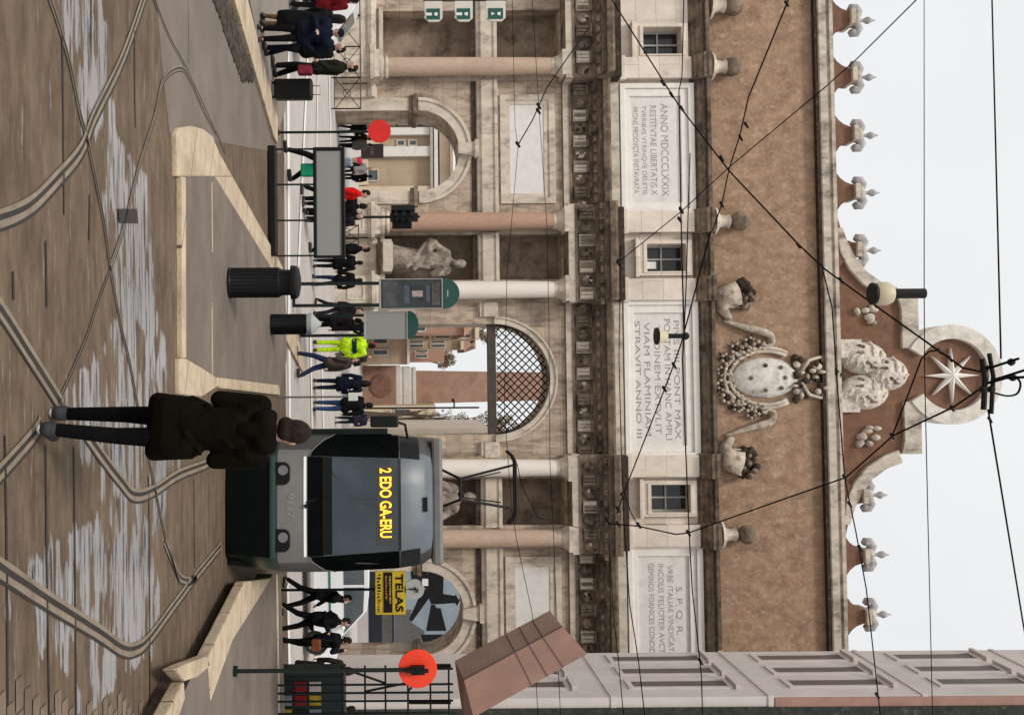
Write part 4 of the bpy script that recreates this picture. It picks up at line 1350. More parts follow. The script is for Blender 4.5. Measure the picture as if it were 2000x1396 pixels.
for z0, z1 in ((5.2, 7.8), (9.9, 12.8), (14.8, 17.6), (19.4, 22.0), (24.2, 26.8)):
    for yw in (.85, 2.15, 3.5):
        f_ = MB()
        f_.prism([[(yw - .14, z0 - .16), (yw + .74, z0 - .16), (yw + .74, z1 + .14), (yw - .14, z1 + .14)], [(yw, z0), (yw + .6, z0), (yw + .6, z1), (yw, z1)]], -.05, .08, axis='x')
        f_.box(-.16, .05, yw - .22, yw + .82, z1 + .16, z1 + .3)
        fo = f_.build('window', pm, pal)
        MB().box(-.012, .03, yw, yw + .6, z0, z1).build('shutter', mat('brown_shutter', (.115, .09, .078), .6, .2, 3), fo)
# ================================================================== the tram
TD = 14.6
tram = thing('tram', 'grey and green tram facing us with a lit amber route display', 'tram', (P(750, 988, TD).x, TD, .117), R(-4.2))
tram.scale = (.949, .949, .949)
def t(U): return (U - 988) / 130.0
def h(x): return H + (x - XH) / 130.0
LV = [(-.10, .70, .98, .14, .58), (.60, .76, 1.07, .0, .5), (.68, .76, 1.075, .03, .5), (1.05, .75, 1.08, .04, .5), (1.11, .75, 1.08, .06, .5), (1.36, .745, 1.08, .09, .51),
      (2.50, .70, 1.05, .34, .66), (2.56, .70, 1.045, .36, .67), (2.90, .66, 1.0, .46, .74), (3.02, .60, .93, .60, .85), (3.06, .48, .78, .9, 1.2)]
def lv(zq):
    for i in range(len(LV) - 1):
        a, b = LV[i], LV[i + 1]
        if a[0] <= zq <= b[0]:
            k = (zq - a[0]) / (b[0] - a[0])
            return [a[j] + (b[j] - a[j]) * k for j in range(5)]
    return LV[-1] if zq > LV[-1][0] else LV[0]
LEN = 19.0
tgrey = mat('tram_grey_paint', (.135, .130, .122), .4, .14, 2.0, .1, 6, dirt=.5, dirt_col=(.06, .056, .05), dscale=1.2)
tdark = mat('tram_dark_glass', (.004, .005, .005), .6, .3, 3, spec=.0)
tglass = mat('tram_windscreen', (.030, .043, .052), .12, .4, 1.2, spec=.4)
tgrey_shade = mat('tram_shaded_grey', (.042, .041, .037), .42, .2, 2.0, .1, 6, dirt=.5, dirt_col=(.02, .019, .017), dscale=1.2)  # darker copy of the body grey, painting shade onto corners and sides
tgreen = mat('tram_green_paint', (.002, .014, .011), .38, .15, 3, .05, 6)
tfair = mat('tram_sky_tinted_grey', (.105, .125, .142), .4, .12, 2, .1, 6)  # blue tint paints the sky's reflection into the roof fairing
mb = MB()
rings = []
for (zq, wf, wb, yf, yc) in LV:
    rings.append([(-wb, LEN, zq), (-wb, yc + .35, zq), (-(wb * .72 + wf * .28), yc * .9 + yf * .1, zq), (-(wb * .3 + wf * .7), yc * .3 + yf * .7, zq), (-wf, yf, zq), (-wf * .4, yf - .03, zq), (wf * .4, yf - .03, zq), (wf, yf, zq),
                  (wb * .3 + wf * .7, yc * .3 + yf * .7, zq), (wb * .72 + wf * .28, yc * .9 + yf * .1, zq), (wb, yc + .35, zq), (wb, LEN, zq)])
vs = [p for r_ in rings for p in r_]
K = 12
for i in range(len(rings) - 1):
    for k in range(K - 1):
        front = 3 <= k <= 7
        m_ = 0
        if not front: m_ = 3
        if i < 2: m_ = 1 if 2 <= k <= 8 else 3
        if i >= 7: m_ = 2 if 3 <= k <= 7 else 3
        mb.add([vs[i * K + k], vs[i * K + k + 1], vs[(i + 1) * K + k + 1], vs[(i + 1) * K + k]], [(0, 1, 2, 3)], m_)
    mb.add([rings[i][-1], rings[i][0], rings[i + 1][0], rings[i + 1][-1]], [(0, 1, 2, 3)], 0)
mb.add(rings[-1], [tuple(range(K))], 0)
mb.add(rings[0], [tuple(range(K - 1, -1, -1))], 0)
body = mb.build('body', [tgrey, tgreen, tfair, tgrey_shade], tram, smooth=32)
bm = bmesh.new(); bm.from_mesh(body.data); bmesh.ops.remove_doubles(bm, verts=bm.verts, dist=.0005); bmesh.ops.recalc_face_normals(bm, faces=bm.faces); bm.to_mesh(body.data); bm.free()

def fpt(zq, q, off):
    """point on the flat front: q from -1 to 1 across"""
    _, wf, wb, yf, yc = lv(zq)
    return Vector((wf * q, yf - .03 * (1 if abs(q) <= .4 else (1 - abs(q)) / .6) - off, zq))
def cpt(zq, q, side, off):
    """point on a front corner: q 0 at the windscreen edge, 1 at the side"""
    _, wf, wb, yf, yc = lv(zq)
    a = [(wf, yf), (wb * .3 + wf * .7, yc * .3 + yf * .7), (wb * .72 + wf * .28, yc * .9 + yf * .1), (wb, yc + .35)]
    s = q * 3
    i = min(2, int(s))
    k = s - i
    x_, y_ = a[i][0] + (a[i + 1][0] - a[i][0]) * k, a[i][1] + (a[i + 1][1] - a[i][1]) * k
    dx, dy = a[i + 1][0] - a[i][0], a[i + 1][1] - a[i][1]
    l_ = math.hypot(dx, dy)
    return Vector((side * (x_ + dy / l_ * off), y_ - dx / l_ * off, zq))
def panel(nm, fn, zs, qs, m, off=.006, parent=None):
    """thin curved plate laid on the front"""
    mb = MB()
    vs = [fn(zq, q, off) for zq in zs for q in qs]
    vb = [fn(zq, q, -.01) for zq in zs for q in qs]
    n, r_ = len(qs), len(zs)
    fs = [(i * n + j, i * n + j + 1, (i + 1) * n + j + 1, (i + 1) * n + j) for i in range(r_ - 1) for j in range(n - 1)]
    o = n * r_
    edge = [j for j in range(n)] + [i * n + n - 1 for i in range(1, r_)] + [(r_ - 1) * n + j for j in range(n - 2, -1, -1)] + [i * n for i in range(r_ - 2, 0, -1)]
    fs += [(edge[i], edge[(i + 1) % len(edge)], o + edge[(i + 1) % len(edge)], o + edge[i]) for i in range(len(edge))]
    mb.add(vs + vb, fs)
    return mb.build(nm, m, parent or tram, smooth=40)
Q = [-1, -.7, -.4, 0, .4, .7, 1]
panel('window_belt', fpt, [1.13, 1.36, 1.37], Q, tdark, .005)
panel('chrome_strip', fpt, [1.075, 1.115], Q, mat('bright_strip', (.70, .70, .69), .3, .05), .012)
ws = panel('windscreen', fpt, [1.375, 1.8, 2.2, 2.50], Q, tglass, .007)
panel('dash_shade', fpt, [1.376, 1.5], [-1, -.7, -.4, 0, .4, .7, .98], mat('dash_shade_black', (.004, .005, .005), .4, .2, 3, spec=.1), .010, ws)  # black band on the glass, painting in the shade low in the cab
panel('windscreen_seam', fpt, [2.505, 2.545], Q, 'black', .010)
for s in (-1, 1):
    mb = MB()
    q = [0, .2, .34, .5, .67, .85, .98]
    zb = [1.16, 1.18, 1.22, 1.3, 1.40, 1.52, 1.58]
    top = 2.52
    rows = 5
    vs = []
    for off in (.008, -.01):
        for i in range(rows):
            for j, qq in enumerate(q):
                zq = zb[j] * .82 + .22 + (top - zb[j] * .82 - .22) * i / (rows - 1)
                vs.append(cpt(zq, qq, s, off))
    n = len(q)
    fs = [(i * n + j, i * n + j + 1, (i + 1) * n + j + 1, (i + 1) * n + j) for i in range(rows - 1) for j in range(n - 1)]
    fs += [(j, j + 1, rows * n + j + 1, rows * n + j) for j in range(n - 1)]
    mb.add(vs, fs)
    mb.build('side_window', tdark, tram)
    # dark overlay painting shade onto the upper fairing, thin bright rim under the window
    mb = MB()
    vs = [cpt(zq, qq, s, .006) for zq in (2.535, 2.84) for qq in (.02, .34, .67, .97)]
    mb.add(vs, [(j, j + 1, j + 5, j + 4) for j in range(3)])
    mb.build('fairing_shade', mat('fairing_shade_black', (.012, .0135, .0135), .5, .2, 3, spec=.1), tram)  # near-black colour stands in for shade here
    mb = MB()
    mb.tube([cpt(zb[j] * .82 + .215, qq, s, .012) for j, qq in enumerate(q)], .008, 5)
    mb.build('window_rim', 'steel', tram)
    mb = MB().lathe([(.065, -.03), (.07, 0), (.05, .03)], (0, 0, 0), 16)
    pod = []
    cx = s * .50
    w_, h0, h1 = .17, .66, .875
    pts = [(cx - w_, h0), (cx + w_, h0), (cx + w_, h1 - .09)] + [(cx + w_ - .1 + .1 * math.cos(a), h1 - .1 + .1 * math.sin(a)) for a in (R(20), R(50), R(80))] + [(cx - w_ + .1 - .1 * math.cos(a), h1 - .1 + .1 * math.sin(a)) for a in (R(80), R(50), R(20))] + [(cx - w_, h1 - .09)]
    po = MB().prism([pts], -.035, .1).build('headlight', 'black', tram, bevel=.01)
    MB().lathe([(.075, -.012), (.075, .012)], (0, 0, 0), 20).xform(Matrix.Translation((cx - .05 * 1, -.045, .77)) @ Matrix.Rotation(R(90), 4, 'X')).build('lamp', mat('lamp_lens', (.16, .16, .165), .12, .1, 4), po)
    # side windows and doors down the length
    for k in range(6):
        y0 = 1.5 + 2.9 * k
        wo = MB().box(s * 1.052 - .02, s * 1.052 + .02, y0, y0 + 2.5, 1.25, 2.42).build('side_pane', tdark, tram)
        wo.data.transform(Matrix.Identity(4))
MB().box(-.9, .9, .35, LEN - .3, -.11, .12).build('undercarriage', 'black', tram)
panel('skirt', fpt, [-.09, .15, .33, .56], Q, mat('tram_skirt', (.002, .004, .004), .6, .2, 4, spec=.1), .012)
panel('bumper', fpt, [.565, .60, .655], Q, mat('bumper_highlight_green', (.004, .030, .023), .3, .1, 4), .03)  # lighter green paints a highlight along the rounded lip
mb = MB()
mb.box(-1.0, 1.0, .9, LEN - .6, 3.04, 3.22)
mb.build('roof_housing', tgrey, tram, bevel=.05)
# route display behind the top of the windscreen
dsp = panel('route_display', fpt, [2.17, 2.44], [-.86, -.4, 0, .4, .86], mat('display_black', (.03, .028, .03), .3, .2), .011)
d_t = text('display_lettering', '2 EDO GA-ERU', 'amber', dsp, (-.03, lv(2.30)[3] - .052, 2.30), 1, width=1.0, height=.175, ext=.003, bold=.022)
d_t.rotation_euler = (R(90) - math.atan(.25 / 1.14), 0, 0)
text('fleet_number', '9117', 'letter', tram, (-.02, -.002, .87), 1, width=.34, height=.10, ext=.003)
mb = MB()
mb.tube([(-.06, .02, 1.10), (-.12, .06, 1.30), (-.35, .12, 1.58)], .012, 6)
mb.tube([(-.52, .105, 1.50), (-.22, .15, 1.72)], .017, 6)
mb.tube([(0, .0, 1.09), (-.02, .0, 1.14)], .03, 8)
mb.build('wiper', 'black', tram)
mb = MB()
mb.tube([fpt(1.75, -.2, .012), fpt(1.95, -.05, .012), fpt(2.3, .0, .012)], .008, 5)
mb.tube([fpt(1.75, -.24, .012), fpt(1.93, -.13, .012), fpt(2.3, -.1, .012)], .008, 5)
mb.build('wiper_arm', mat('grey_arm', (.02, .024, .028), .5), tram)
for s in (-1,):                                        # mirror on its arm
    mb = MB()
    mb.tube([(s * 1.02, .7, 2.66), (s * 1.22, .45, 2.62), (s * 1.26, .42, 2.5)], .022, 6)
    mo = mb.build('mirror_arm', 'black', tram)
    MB().box(s * 1.27 - .09, s * 1.27 + .09, .36, .46, 2.08, 2.52).build('mirror', 'black', mo, bevel=.03)
mb = MB()
mb.box(-1.17, -1.075, .95, 1.05, 1.0, 2.35)
mb.box(-1.165, -1.075, 1.05, 2.2, .3, 2.35)
mb.build('folded_door', 'green_black', tram)
MB().box(-.1, .12, .40, .5, 2.90, 2.955).build('roof_lamp', 'black', tram)
# pantograph
pg = MB()
PY = 5.0
zt_ = 4.86
def T(a, y, z_): return (a, y, z_)
pg.tube([T(-.45, PY, 3.3), T(.45, PY, 3.3)], .03, 6)
for s in (-1, 1):
    pg.tube([T(s * .42, PY, 3.3), T(s * .2, PY - .55, 3.76)], .028, 6)
    pg.tube([T(s * .2, PY - .55, 3.76), T(s * .43, PY + .1, zt_)], .028, 6)
    pg.tube([T(s * .16, PY - .5, 3.80), T(s * .30, PY, 4.6)], .014, 5)
pg.tube([T(-.22, PY - .55, 3.76), T(.22, PY - .55, 3.76)], .032, 6)
for dy in (-.12, .16):
    pg.tube([T(-.72, PY + dy, zt_ - .13), T(-.62, PY + dy, zt_ - .02), T(-.5, PY + dy, zt_ + .03), T(.5, PY + dy, zt_ + .03), T(.62, PY + dy, zt_ - .02), T(.72, PY + dy, zt_ - .13)], .028, 6)
pg.ball((.1, PY - .5, 3.78), .07, 8)
pg.build('pantograph', 'iron', tram)
# ================================================================== people
def put(x, U, base=0.0):
    p = G(x, U)
    if base > 0:
        k = (H - base) / H
        return Vector((p.x * k, p.y * k, base))
    return p

def remesh(o, vox):
    r_ = o.modifiers.new('remesh', 'REMESH')
    r_.mode = 'VOXEL'
    r_.voxel_size = vox
    r_.use_smooth_shade = True
    s_ = o.modifiers.new('smooth', 'SMOOTH')
    s_.factor = .5
    s_.iterations = 3
    BAKE.append(o)

def person(label, x, U, xhead, yaw=0, base=0.0, top=(.02, .02, .025), leg=(.018, .018, .022), stride=.0, arms=('down', 'down'), coat='jacket', hat=None, hatc=(.02, .02, .02),
           hair='hair_dark', longhair=False, lean=0.0, girth=1.0, group='people around the tram stop', hmax=1.9, hmin=1.55, vox=.014, shoe='shoe', band=None, elbow=0.0, scarf=None, turn=0.0, legw=1.0, stance=1.0, tilt=0.0):
    p = put(x, U, base)
    k = max(hmin, min(hmax, (xhead - x) * p.y / F)) / 1.75
    root = thing('person', label, 'person', p, R(yaw), group)
    root.rotation_euler.y = R(tilt)
    V3 = Vector
    st = stride
    J = {}
    for s in (-1, 1):
        f_ = st * s
        J['hip', s] = V3((.095 * s, 0, .93)); J['knee', s] = V3((.10 * s * (stance * .6 + .4), -f_ * .55 - .03, .50)); J['ank', s] = V3((.105 * s * stance, -f_ + (.05 if f_ < 0 else .02), .09 + (.05 if f_ < -.15 else 0)))
        J['toe', s] = J['ank', s] + V3((.03 * s, -.15, -.05))
        J['sh', s] = V3((.185 * s * girth, lean * .9, 1.43))
        a = arms[0 if s < 0 else 1]
        sw = -f_ * -.5
        e = elbow
        if a == 'down': J['el', s], J['wr', s] = V3((.26 * s * girth + e * s, .03 - sw * .3, 1.15)), V3((.27 * s * girth, -.04 - sw, .90))
        elif a == 'pocket': J['el', s], J['wr', s] = V3((.30 * s * girth + e * s, .09, 1.15)), V3((.20 * s, -.07, .97))
        elif a == 'phone': J['el', s], J['wr', s] = V3((.25 * s * girth + e * s, -.02, 1.15)), V3((.07 * s, -.27, 1.22))
        elif a == 'up': J['el', s], J['wr', s] = V3((.30 * s * girth, -.10, 1.30)), V3((.16 * s, -.16, 1.54))
        elif a == 'out': J['el', s], J['wr', s] = V3((.33 * s * girth, -.06, 1.20)), V3((.42 * s, -.22, 1.0))
        J['el', s] += V3((0, lean * .6, 0)); J['wr', s] += V3((0, lean * .4, 0))
    nk = V3((0, lean, 1.47)); hd = V3((0, lean * 1.15 - .015, 1.635))
    ct, sn = math.cos(R(turn)), math.sin(R(turn))
    def hv(a, b, c): return hd + V3((a * ct - b * sn, a * sn + b * ct, c))
    # the body: one continuous skin
    mb = MB()
    def C(a, b, r0, r1, n=10): mb.cap(a * k, b * k, r0 * k, r1 * k, n)
    mb.ball(hv(0, 0, .015) * k, (.075 * k, .092 * k, .108 * k), 14)
    C(hv(0, -.035, -.06), hv(0, -.05, -.075), .052, .040)
    C(hv(0, -.09, .005), hv(0, -.108, -.018), .010, .014, 6)
    for s in (-1, 1): C(hv(.078 * s, .005, .0), hv(.080 * s, .012, .03), .012, .014, 6)
    C(nk, hd - V3((0, 0, .06)), .056, .052)
    C(V3((0, 0, .98)), V3((0, lean * .6, 1.30)), .125, .13); C(V3((-.10, lean * .9, 1.38)), V3((.10, lean * .9, 1.38)), .085, .085)
    for s in (-1, 1):
        C(J['sh', s], J['el', s], .048, .038); C(J['el', s], J['wr', s], .037, .026)
        d = (J['wr', s] - J['el', s]).normalized()
        sd_ = d.cross(V3((1, 0, 0)))
        sd_ = V3((0, -1, 0)) if sd_.length < .1 else sd_.normalized()
        pm_ = d.cross(sd_).normalized()
        w0 = J['wr', s]
        C(w0, w0 + d * .07, .024, .028, 8)
        for i, (o_, l_) in enumerate(((-.027, .062), (-.009, .075), (.009, .07), (.027, .052))):
            b0 = w0 + d * .085 + sd_ * o_
            b1 = b0 + d * l_ * .55 + pm_ * .008 * s
            C(b0, b1, .0095, .009, 6); C(b1, b1 + d * l_ * .38 + pm_ * .022 * s, .009, .0075, 6)
        C(w0 + d * .03 - sd_ * .026, w0 + d * .085 - sd_ * .052, .011, .009, 6)
        lw = min(1.0, legw * .92); C(V3((.06 * s, 0, .96)), J['hip', s], .10 * lw, .09 * lw); C(J['hip', s], J['knee', s], .075 * lw, .052 * lw); C(J['knee', s], J['ank', s], .05 * lw, .034); C(J['ank', s], J['toe', s], .034, .025)
    bo = mb.build('body', 'skin', root)
    remesh(bo, vox)
    # trousers
    if coat != 'dress':
        mb = MB()
        C(V3((-.06, 0, .98)), V3((.06, 0, .98)), .118, .118)
        for s in (-1, 1):
            C(V3((.07 * s, 0, .95)), J['knee', s], .098 * legw, .070 * legw); C(J['knee', s], J['ank', s] + V3((0, 0, .03)), .070 * legw, .056 * legw)
        remesh(mb.build('trousers', cloth(leg), root), vox)
    else:
        mb = MB()
        for s in (-1, 1): C(J['hip', s], J['knee', s], .085, .062); C(J['knee', s], J['ank', s] + V3((0, 0, .03)), .062, .042)
        remesh(mb.build('tights', cloth(leg), root), vox)
    for s in (-1, 1):
        a, t_ = J['ank', s], J['toe', s]
        mb = MB()
        C(a + V3((0, .03, -.035)), t_ + V3((.0, -.03, .0)), .048, .040); C(a + V3((0, 0, .01)), a + V3((0, .02, -.03)), .047, .05)
        so = mb.build('shoe', shoe, root, smooth=True)
        mb = MB(); C(a + V3((0, .035, -.066)), t_ + V3((0, -.035, -.027)), .03, .026)
        mb.build('sole', 'paper' if shoe == 'grey_shoe' else 'tyre', so, smooth=True)
    # jacket or coat
    mb = MB()
    g = girth
    C(V3((-.055 * g, lean * .3, 1.0)), V3((.055 * g, lean * .3, 1.0)), .135 * g, .135 * g)
    C(V3((0, lean * .2, .98)), V3((0, lean * .7, 1.30)), .15 * g, .165 * g)
    C(V3((-.11 * g, lean * .85, 1.36)), V3((.11 * g, lean * .85, 1.36)), .115 * g, .115 * g)
    C(J['sh', -1] * .98, J['sh', 1] * .98 if False else V3((J['sh', 1].x * .98, J['sh', 1].y, J['sh', 1].z)), .075, .075)
    C(nk - V3((0, 0, .05)), nk + V3((0, -.01, .03)), .09, .072)
    for s in (-1, 1):
        C(J['sh', s], J['el', s], .077 * g, .066 * g); C(J['el', s], J['wr', s], .065 * g, .047)
    zlow = {'jacket': .86, 'coat': .70, 'long': .52, 'dress': .36, 'down': .80}[coat]
    nn = 3 if zlow > .75 else 14
    for i in range(nn):
        zq = .98 - (.98 - zlow - .05) * (i + 1) / nn
        fl = .02 + .03 * (.98 - zq) / .4
        rr_ = .125 * g + fl * .2 if i < nn - 4 or nn == 3 else (.125 * g + fl * .2) * (1 - .12 * (i - nn + 5))
        C(V3((-.07 * g - fl - (.125 * g + fl * .2 - rr_), .0, zq)), V3((.07 * g + fl + (.125 * g + fl * .2 - rr_), 0, zq)), rr_, rr_)
    rng = random.Random(int(x * 7 + U))
    for i in range(10):                                # creases
        a = rng.uniform(0, 2 * PI); zq = rng.uniform(zlow + .1, 1.3)
        q = V3((.17 * g * math.cos(a), .13 * g * math.sin(a), zq))
        C(q, q + V3((rng.uniform(-.05, .05), 0, rng.uniform(-.10, .04))), .028, .018, 6)
    jo = mb.build('jacket' if zlow > .75 else 'coat', cloth(top), root)
    remesh(jo, vox)
    if band:
        mb = MB().lathe([(.176 * g * k, 1.10 * k), (.18 * g * k, 1.11 * k), (.18 * g * k, 1.22 * k), (.176 * g * k, 1.23 * k)], (0, lean * .5 * k, 0), 20, sy=.92)
        mb.build('reflective_band', cloth(band), jo, smooth=40)
    # head covering
    if hat == 'hood':
        mb = MB()
        mb.ball(hv(0, .025, .01) * k, (.105 * k, .105 * k, .135 * k), 12); C(hv(0, .06, -.10), nk + V3((0, .03, -.02)), .10, .10)
        remesh(mb.build('hood', cloth(hatc), root), vox)
    elif hat == 'hood_down':
        mb = MB()
        for a in range(-4, 5):
            w = R(90 + a * 26)
            C(nk + V3((.10 * math.cos(w), .085 * math.sin(w) + .015, .035 - .02 * abs(a) * .5)), nk + V3((.10 * math.cos(w + .45), .085 * math.sin(w + .45) + .015, .03)), .052, .052)
        C(nk + V3((-.07, .10, -.0)), nk + V3((.07, .10, -.0)), .07, .07); C(nk + V3((0, .11, 0)), nk + V3((0, .13, -.13)), .075, .045)
        remesh(mb.build('hood', cloth(hatc), root), vox)
    if hat in ('cap', 'beanie'):
        mb = MB()
        mb.lathe([(.088 * k, hd.z * k + .03 * k), (.09 * k, hd.z * k + .05 * k), (.082 * k, hd.z * k + .095 * k), (.05 * k, hd.z * k + .128 * k), (.01 * k, hd.z * k + .137 * k)], (hd.x * k, hd.y * k, 0), 16, sy=1.1)
        if hat == 'cap':
            mb.cap(hv(0, -.085, .04) * k, hv(0, -.135, .03) * k, .045 * k, .03 * k, 8)
        mb.build('cap' if hat == 'cap' else 'woolly_hat', cloth(hatc), root, smooth=40)
    if hat != 'hood':
        mb = MB()
        mb.ball(hv(0, .022, .035) * k, (.084 * k, .092 * k, .105 * k), 14)
        C(hv(-.03, .06, -.03), hv(.03, .06, -.03), .055, .055)
        if longhair:
            C(hv(0, .055, 0), hv(0, .075, -.16), .08, .07); C(hv(-.07, .02, 0), hv(-.075, .03, -.15), .035, .035); C(hv(.07, .02, 0), hv(.075, .03, -.15), .035, .035)
        remesh(mb.build('hair', hair, root), vox)
    if abs((yaw + turn + 180) % 360 - 180) < 100:
        for s in (-1, 1):
            MB().ball(hv(.032 * s, -.081, .022) * k, .0105 * k, 8).build('eye', 'eye', bo, smooth=True)
        MB().cap(hv(-.022, -.087, -.055) * k, hv(.022, -.087, -.055) * k, .006 * k, .006 * k, 6).build('mouth', mat('lip', (.34, .15, .12), .5), bo, smooth=True)
    if scarf:
        mb = MB()
        for a in range(8):
            w, w2 = a * PI / 4, (a + 1) * PI / 4
            C(nk + V3((.085 * math.cos(w), .075 * math.sin(w), .03 + .01 * (a % 2))), nk + V3((.085 * math.cos(w2), .075 * math.sin(w2), .03)), .035, .035, 8)
        C(nk + V3((.03, -.08, .0)), nk + V3((.05, -.15, -.25)), .04, .035, 8)
        remesh(mb.build('scarf', cloth(scarf), root), vox)
    return root, k, J

DK, NV, OL, BR = (.012, .012, .014), (.012, .016, .032), (.035, .034, .024), (.10, .062, .03)
# the man in front, seen from behind
person('man seen from behind in a long dark olive coat with folded hood', 84, 822, 602, 172, top=(.0085, .0062, .0034), leg=(.006, .006, .0075), coat='coat', arms=('phone', 'phone'), elbow=-.035,
       hat='hood_down', hatc=(.008, .006, .0035), hair='hair_brown', girth=.94, vox=.009, shoe='grey_shoe', group=None, turn=-24, stride=.16, legw=.80, stance=.62, tilt=-3.2)
bag_p = put(84, 829)
# left group on the pavement
B = .06
person('woman in black jacket and long brown skirt at the left end of the group', 508, 40, 674, 150, B, DK, (.14, .075, .03), coat='dress', longhair=True, arms=('pocket', 'down'))
person('stout man in navy coat with peaked cap, facing us among the left group', 504, 66, 664, 15, B, NV, DK, arms=('phone', 'pocket'), hat='cap', hatc=NV, girth=1.2)
person('person in black puffer jacket between the capped man and the olive jacket', 514, 96, 664, -40, B, DK, (.014, .016, .026), arms=('down', 'phone'), girth=1.15, stride=.12)
person('tall man in dark olive jacket beside the black suitcase', 531, 133, 698, -60, B, (.02, .022, .015), DK, arms=('down', 'out'), stride=.1, hair='hair_brown')
person('person in dark red coat half cut off at the left margin', 560, 2, 700, 160, 0, (.12, .008, .012), DK, coat='coat', arms=('down', 'down'))
person('small dark walker behind the left group near the white car', 575, 20, 690, 200, 0, DK, DK, stride=.15)
# behind the grey panel
person('woman with pink hat and grey scarf walking behind the grey panel', 556, 318, 706, -70, 0, (.16, .19, .22), DK, stride=.33, hat='beanie', hatc=(.5, .03, .08), scarf=(.30, .36, .42), coat='jacket', arms=('down', 'down'))
person('man in bright red jacket behind the grey panel', 588, 379, 722, 90, 0, (.62, .012, .012), DK, stride=.12, hmax=1.95)
person('person in black jacket beside the red jacket', 592, 404, 716, 180, 0, DK, DK, stride=.1)
person('pale pink faced woman in dark coat under the traffic light', 596, 424, 710, 0, 0, (.03, .025, .035), DK, hair='hair_brown', longhair=True)
person('person in black coat at the right end of the grey panel', 604, 487, 722, -90, 0, DK, DK, coat='coat')
# middle crowd
person('person in black coat left of the poster column', 612, 514, 708, 180, 0, DK, DK, coat='coat', stride=.08)
person('person in dark jacket and navy jeans with white bag behind the poster column', 610, 548, 706, 200, 0, DK, (.02, .03, .06), stride=.1)
person('dark dressed person bending between the two panels', 612, 600, 694, 60, 0, (.03, .025, .03), (.03, .03, .04), lean=-.12, stride=.2)
person('person in dark purple brown jacket behind the black bollard bin', 590, 628, 706, 150, 0, (.03, .022, .028), DK)
hv_p = person('worker in yellow green high visibility suit with a red cap', 612, 676, 733, 185, 0, (.50, .78, .02), (.46, .72, .02), band=(.012, .05, .035), hat='cap', hatc=(.6, .02, .02), hmax=1.95, girth=1.12)
person('man in grey brown jacket and blue jeans striding left of the high visibility worker', 576, 709, 704, -115, 0, (.075, .06, .05), (.022, .032, .075), stride=.26, arms=('down', 'phone'))
person('person in navy coat with long hair before the obelisk', 612, 750, 724, 180, 0, NV, NV, coat='coat', longhair=True)
person('person in blue jeans and black jacket beside the tram mirror', 612, 792, 728, 170, 0, DK, (.03, .055, .14), stride=.1)
# far crowd under the left arch
for i, (U, xx, c, lb) in enumerate(((222, 700, DK, 'dark walker at the left jamb of the left arch'), (236, 696, (.05, .05, .055), 'grey coated walker in the left arch'), (252, 703, DK, 'dark walker below the lit sign in the left arch'),
                                    (272, 702, (.04, .02, .02), 'brown coated walker in the middle of the left arch'), (284, 698, (.14, .13, .12), 'pale coated walker in the left arch'), (330, 704, (.35, .34, .33), 'white coated walker at the right side of the left arch'), (345, 708, DK, 'black coated walker at the right side of the left arch'))):
    person(lb, 662 - i % 3, U, xx + 12, [0, 180, 40, 200, 160, 20, 180][i], 0, c, DK, stride=.1, coat=['coat', 'jacket'][i % 2], vox=.02, group='walkers under the left arch')
for i, (U, c, lb) in enumerate(((640, DK, 'dark walker at the left jamb of the central arch'), (697, (.05, .04, .04), 'brown walker under the central arch'), (820, (.03, .03, .05), 'navy walker right of the obelisk'))):
    person(lb, 655, U, 715, [180, 20, 0][i], 0, c, DK, stride=.1, vox=.02, group='walkers under the central arch')
# right group beside the tram
person('person in black with a raised arm striding next to the tram', 549, 1160, 676, 70, 0, DK, DK, stride=.3, lean=-.1, arms=('up', 'down'))
person('bulky person in black in the middle of the right group', 541, 1207, 682, 75, 0, DK, DK, stride=.26, girth=1.2, lean=-.08, arms=('phone', 'phone'))
person('person in black with brown shoulder bag in the right group', 545, 1252, 678, 110, 0, (.015, .014, .018), DK, stride=.08, arms=('up', 'down'), hair='hair_brown')
person('person in long dark grey coat beside the red disc pole', 547, 1311, 692, 170, 0, (.045, .04, .036), DK, coat='dress', hair='hair_brown', longhair=True)
person('person with yellow and black jacket behind the scaffold at the right margin', 565, 1384, 690, 180, 0, (.06, .05, .015), DK, band=(.7, .5, .05))
# ================================================================== street furniture
def sc(d): return d / F                                # metres per picture pixel at distance d

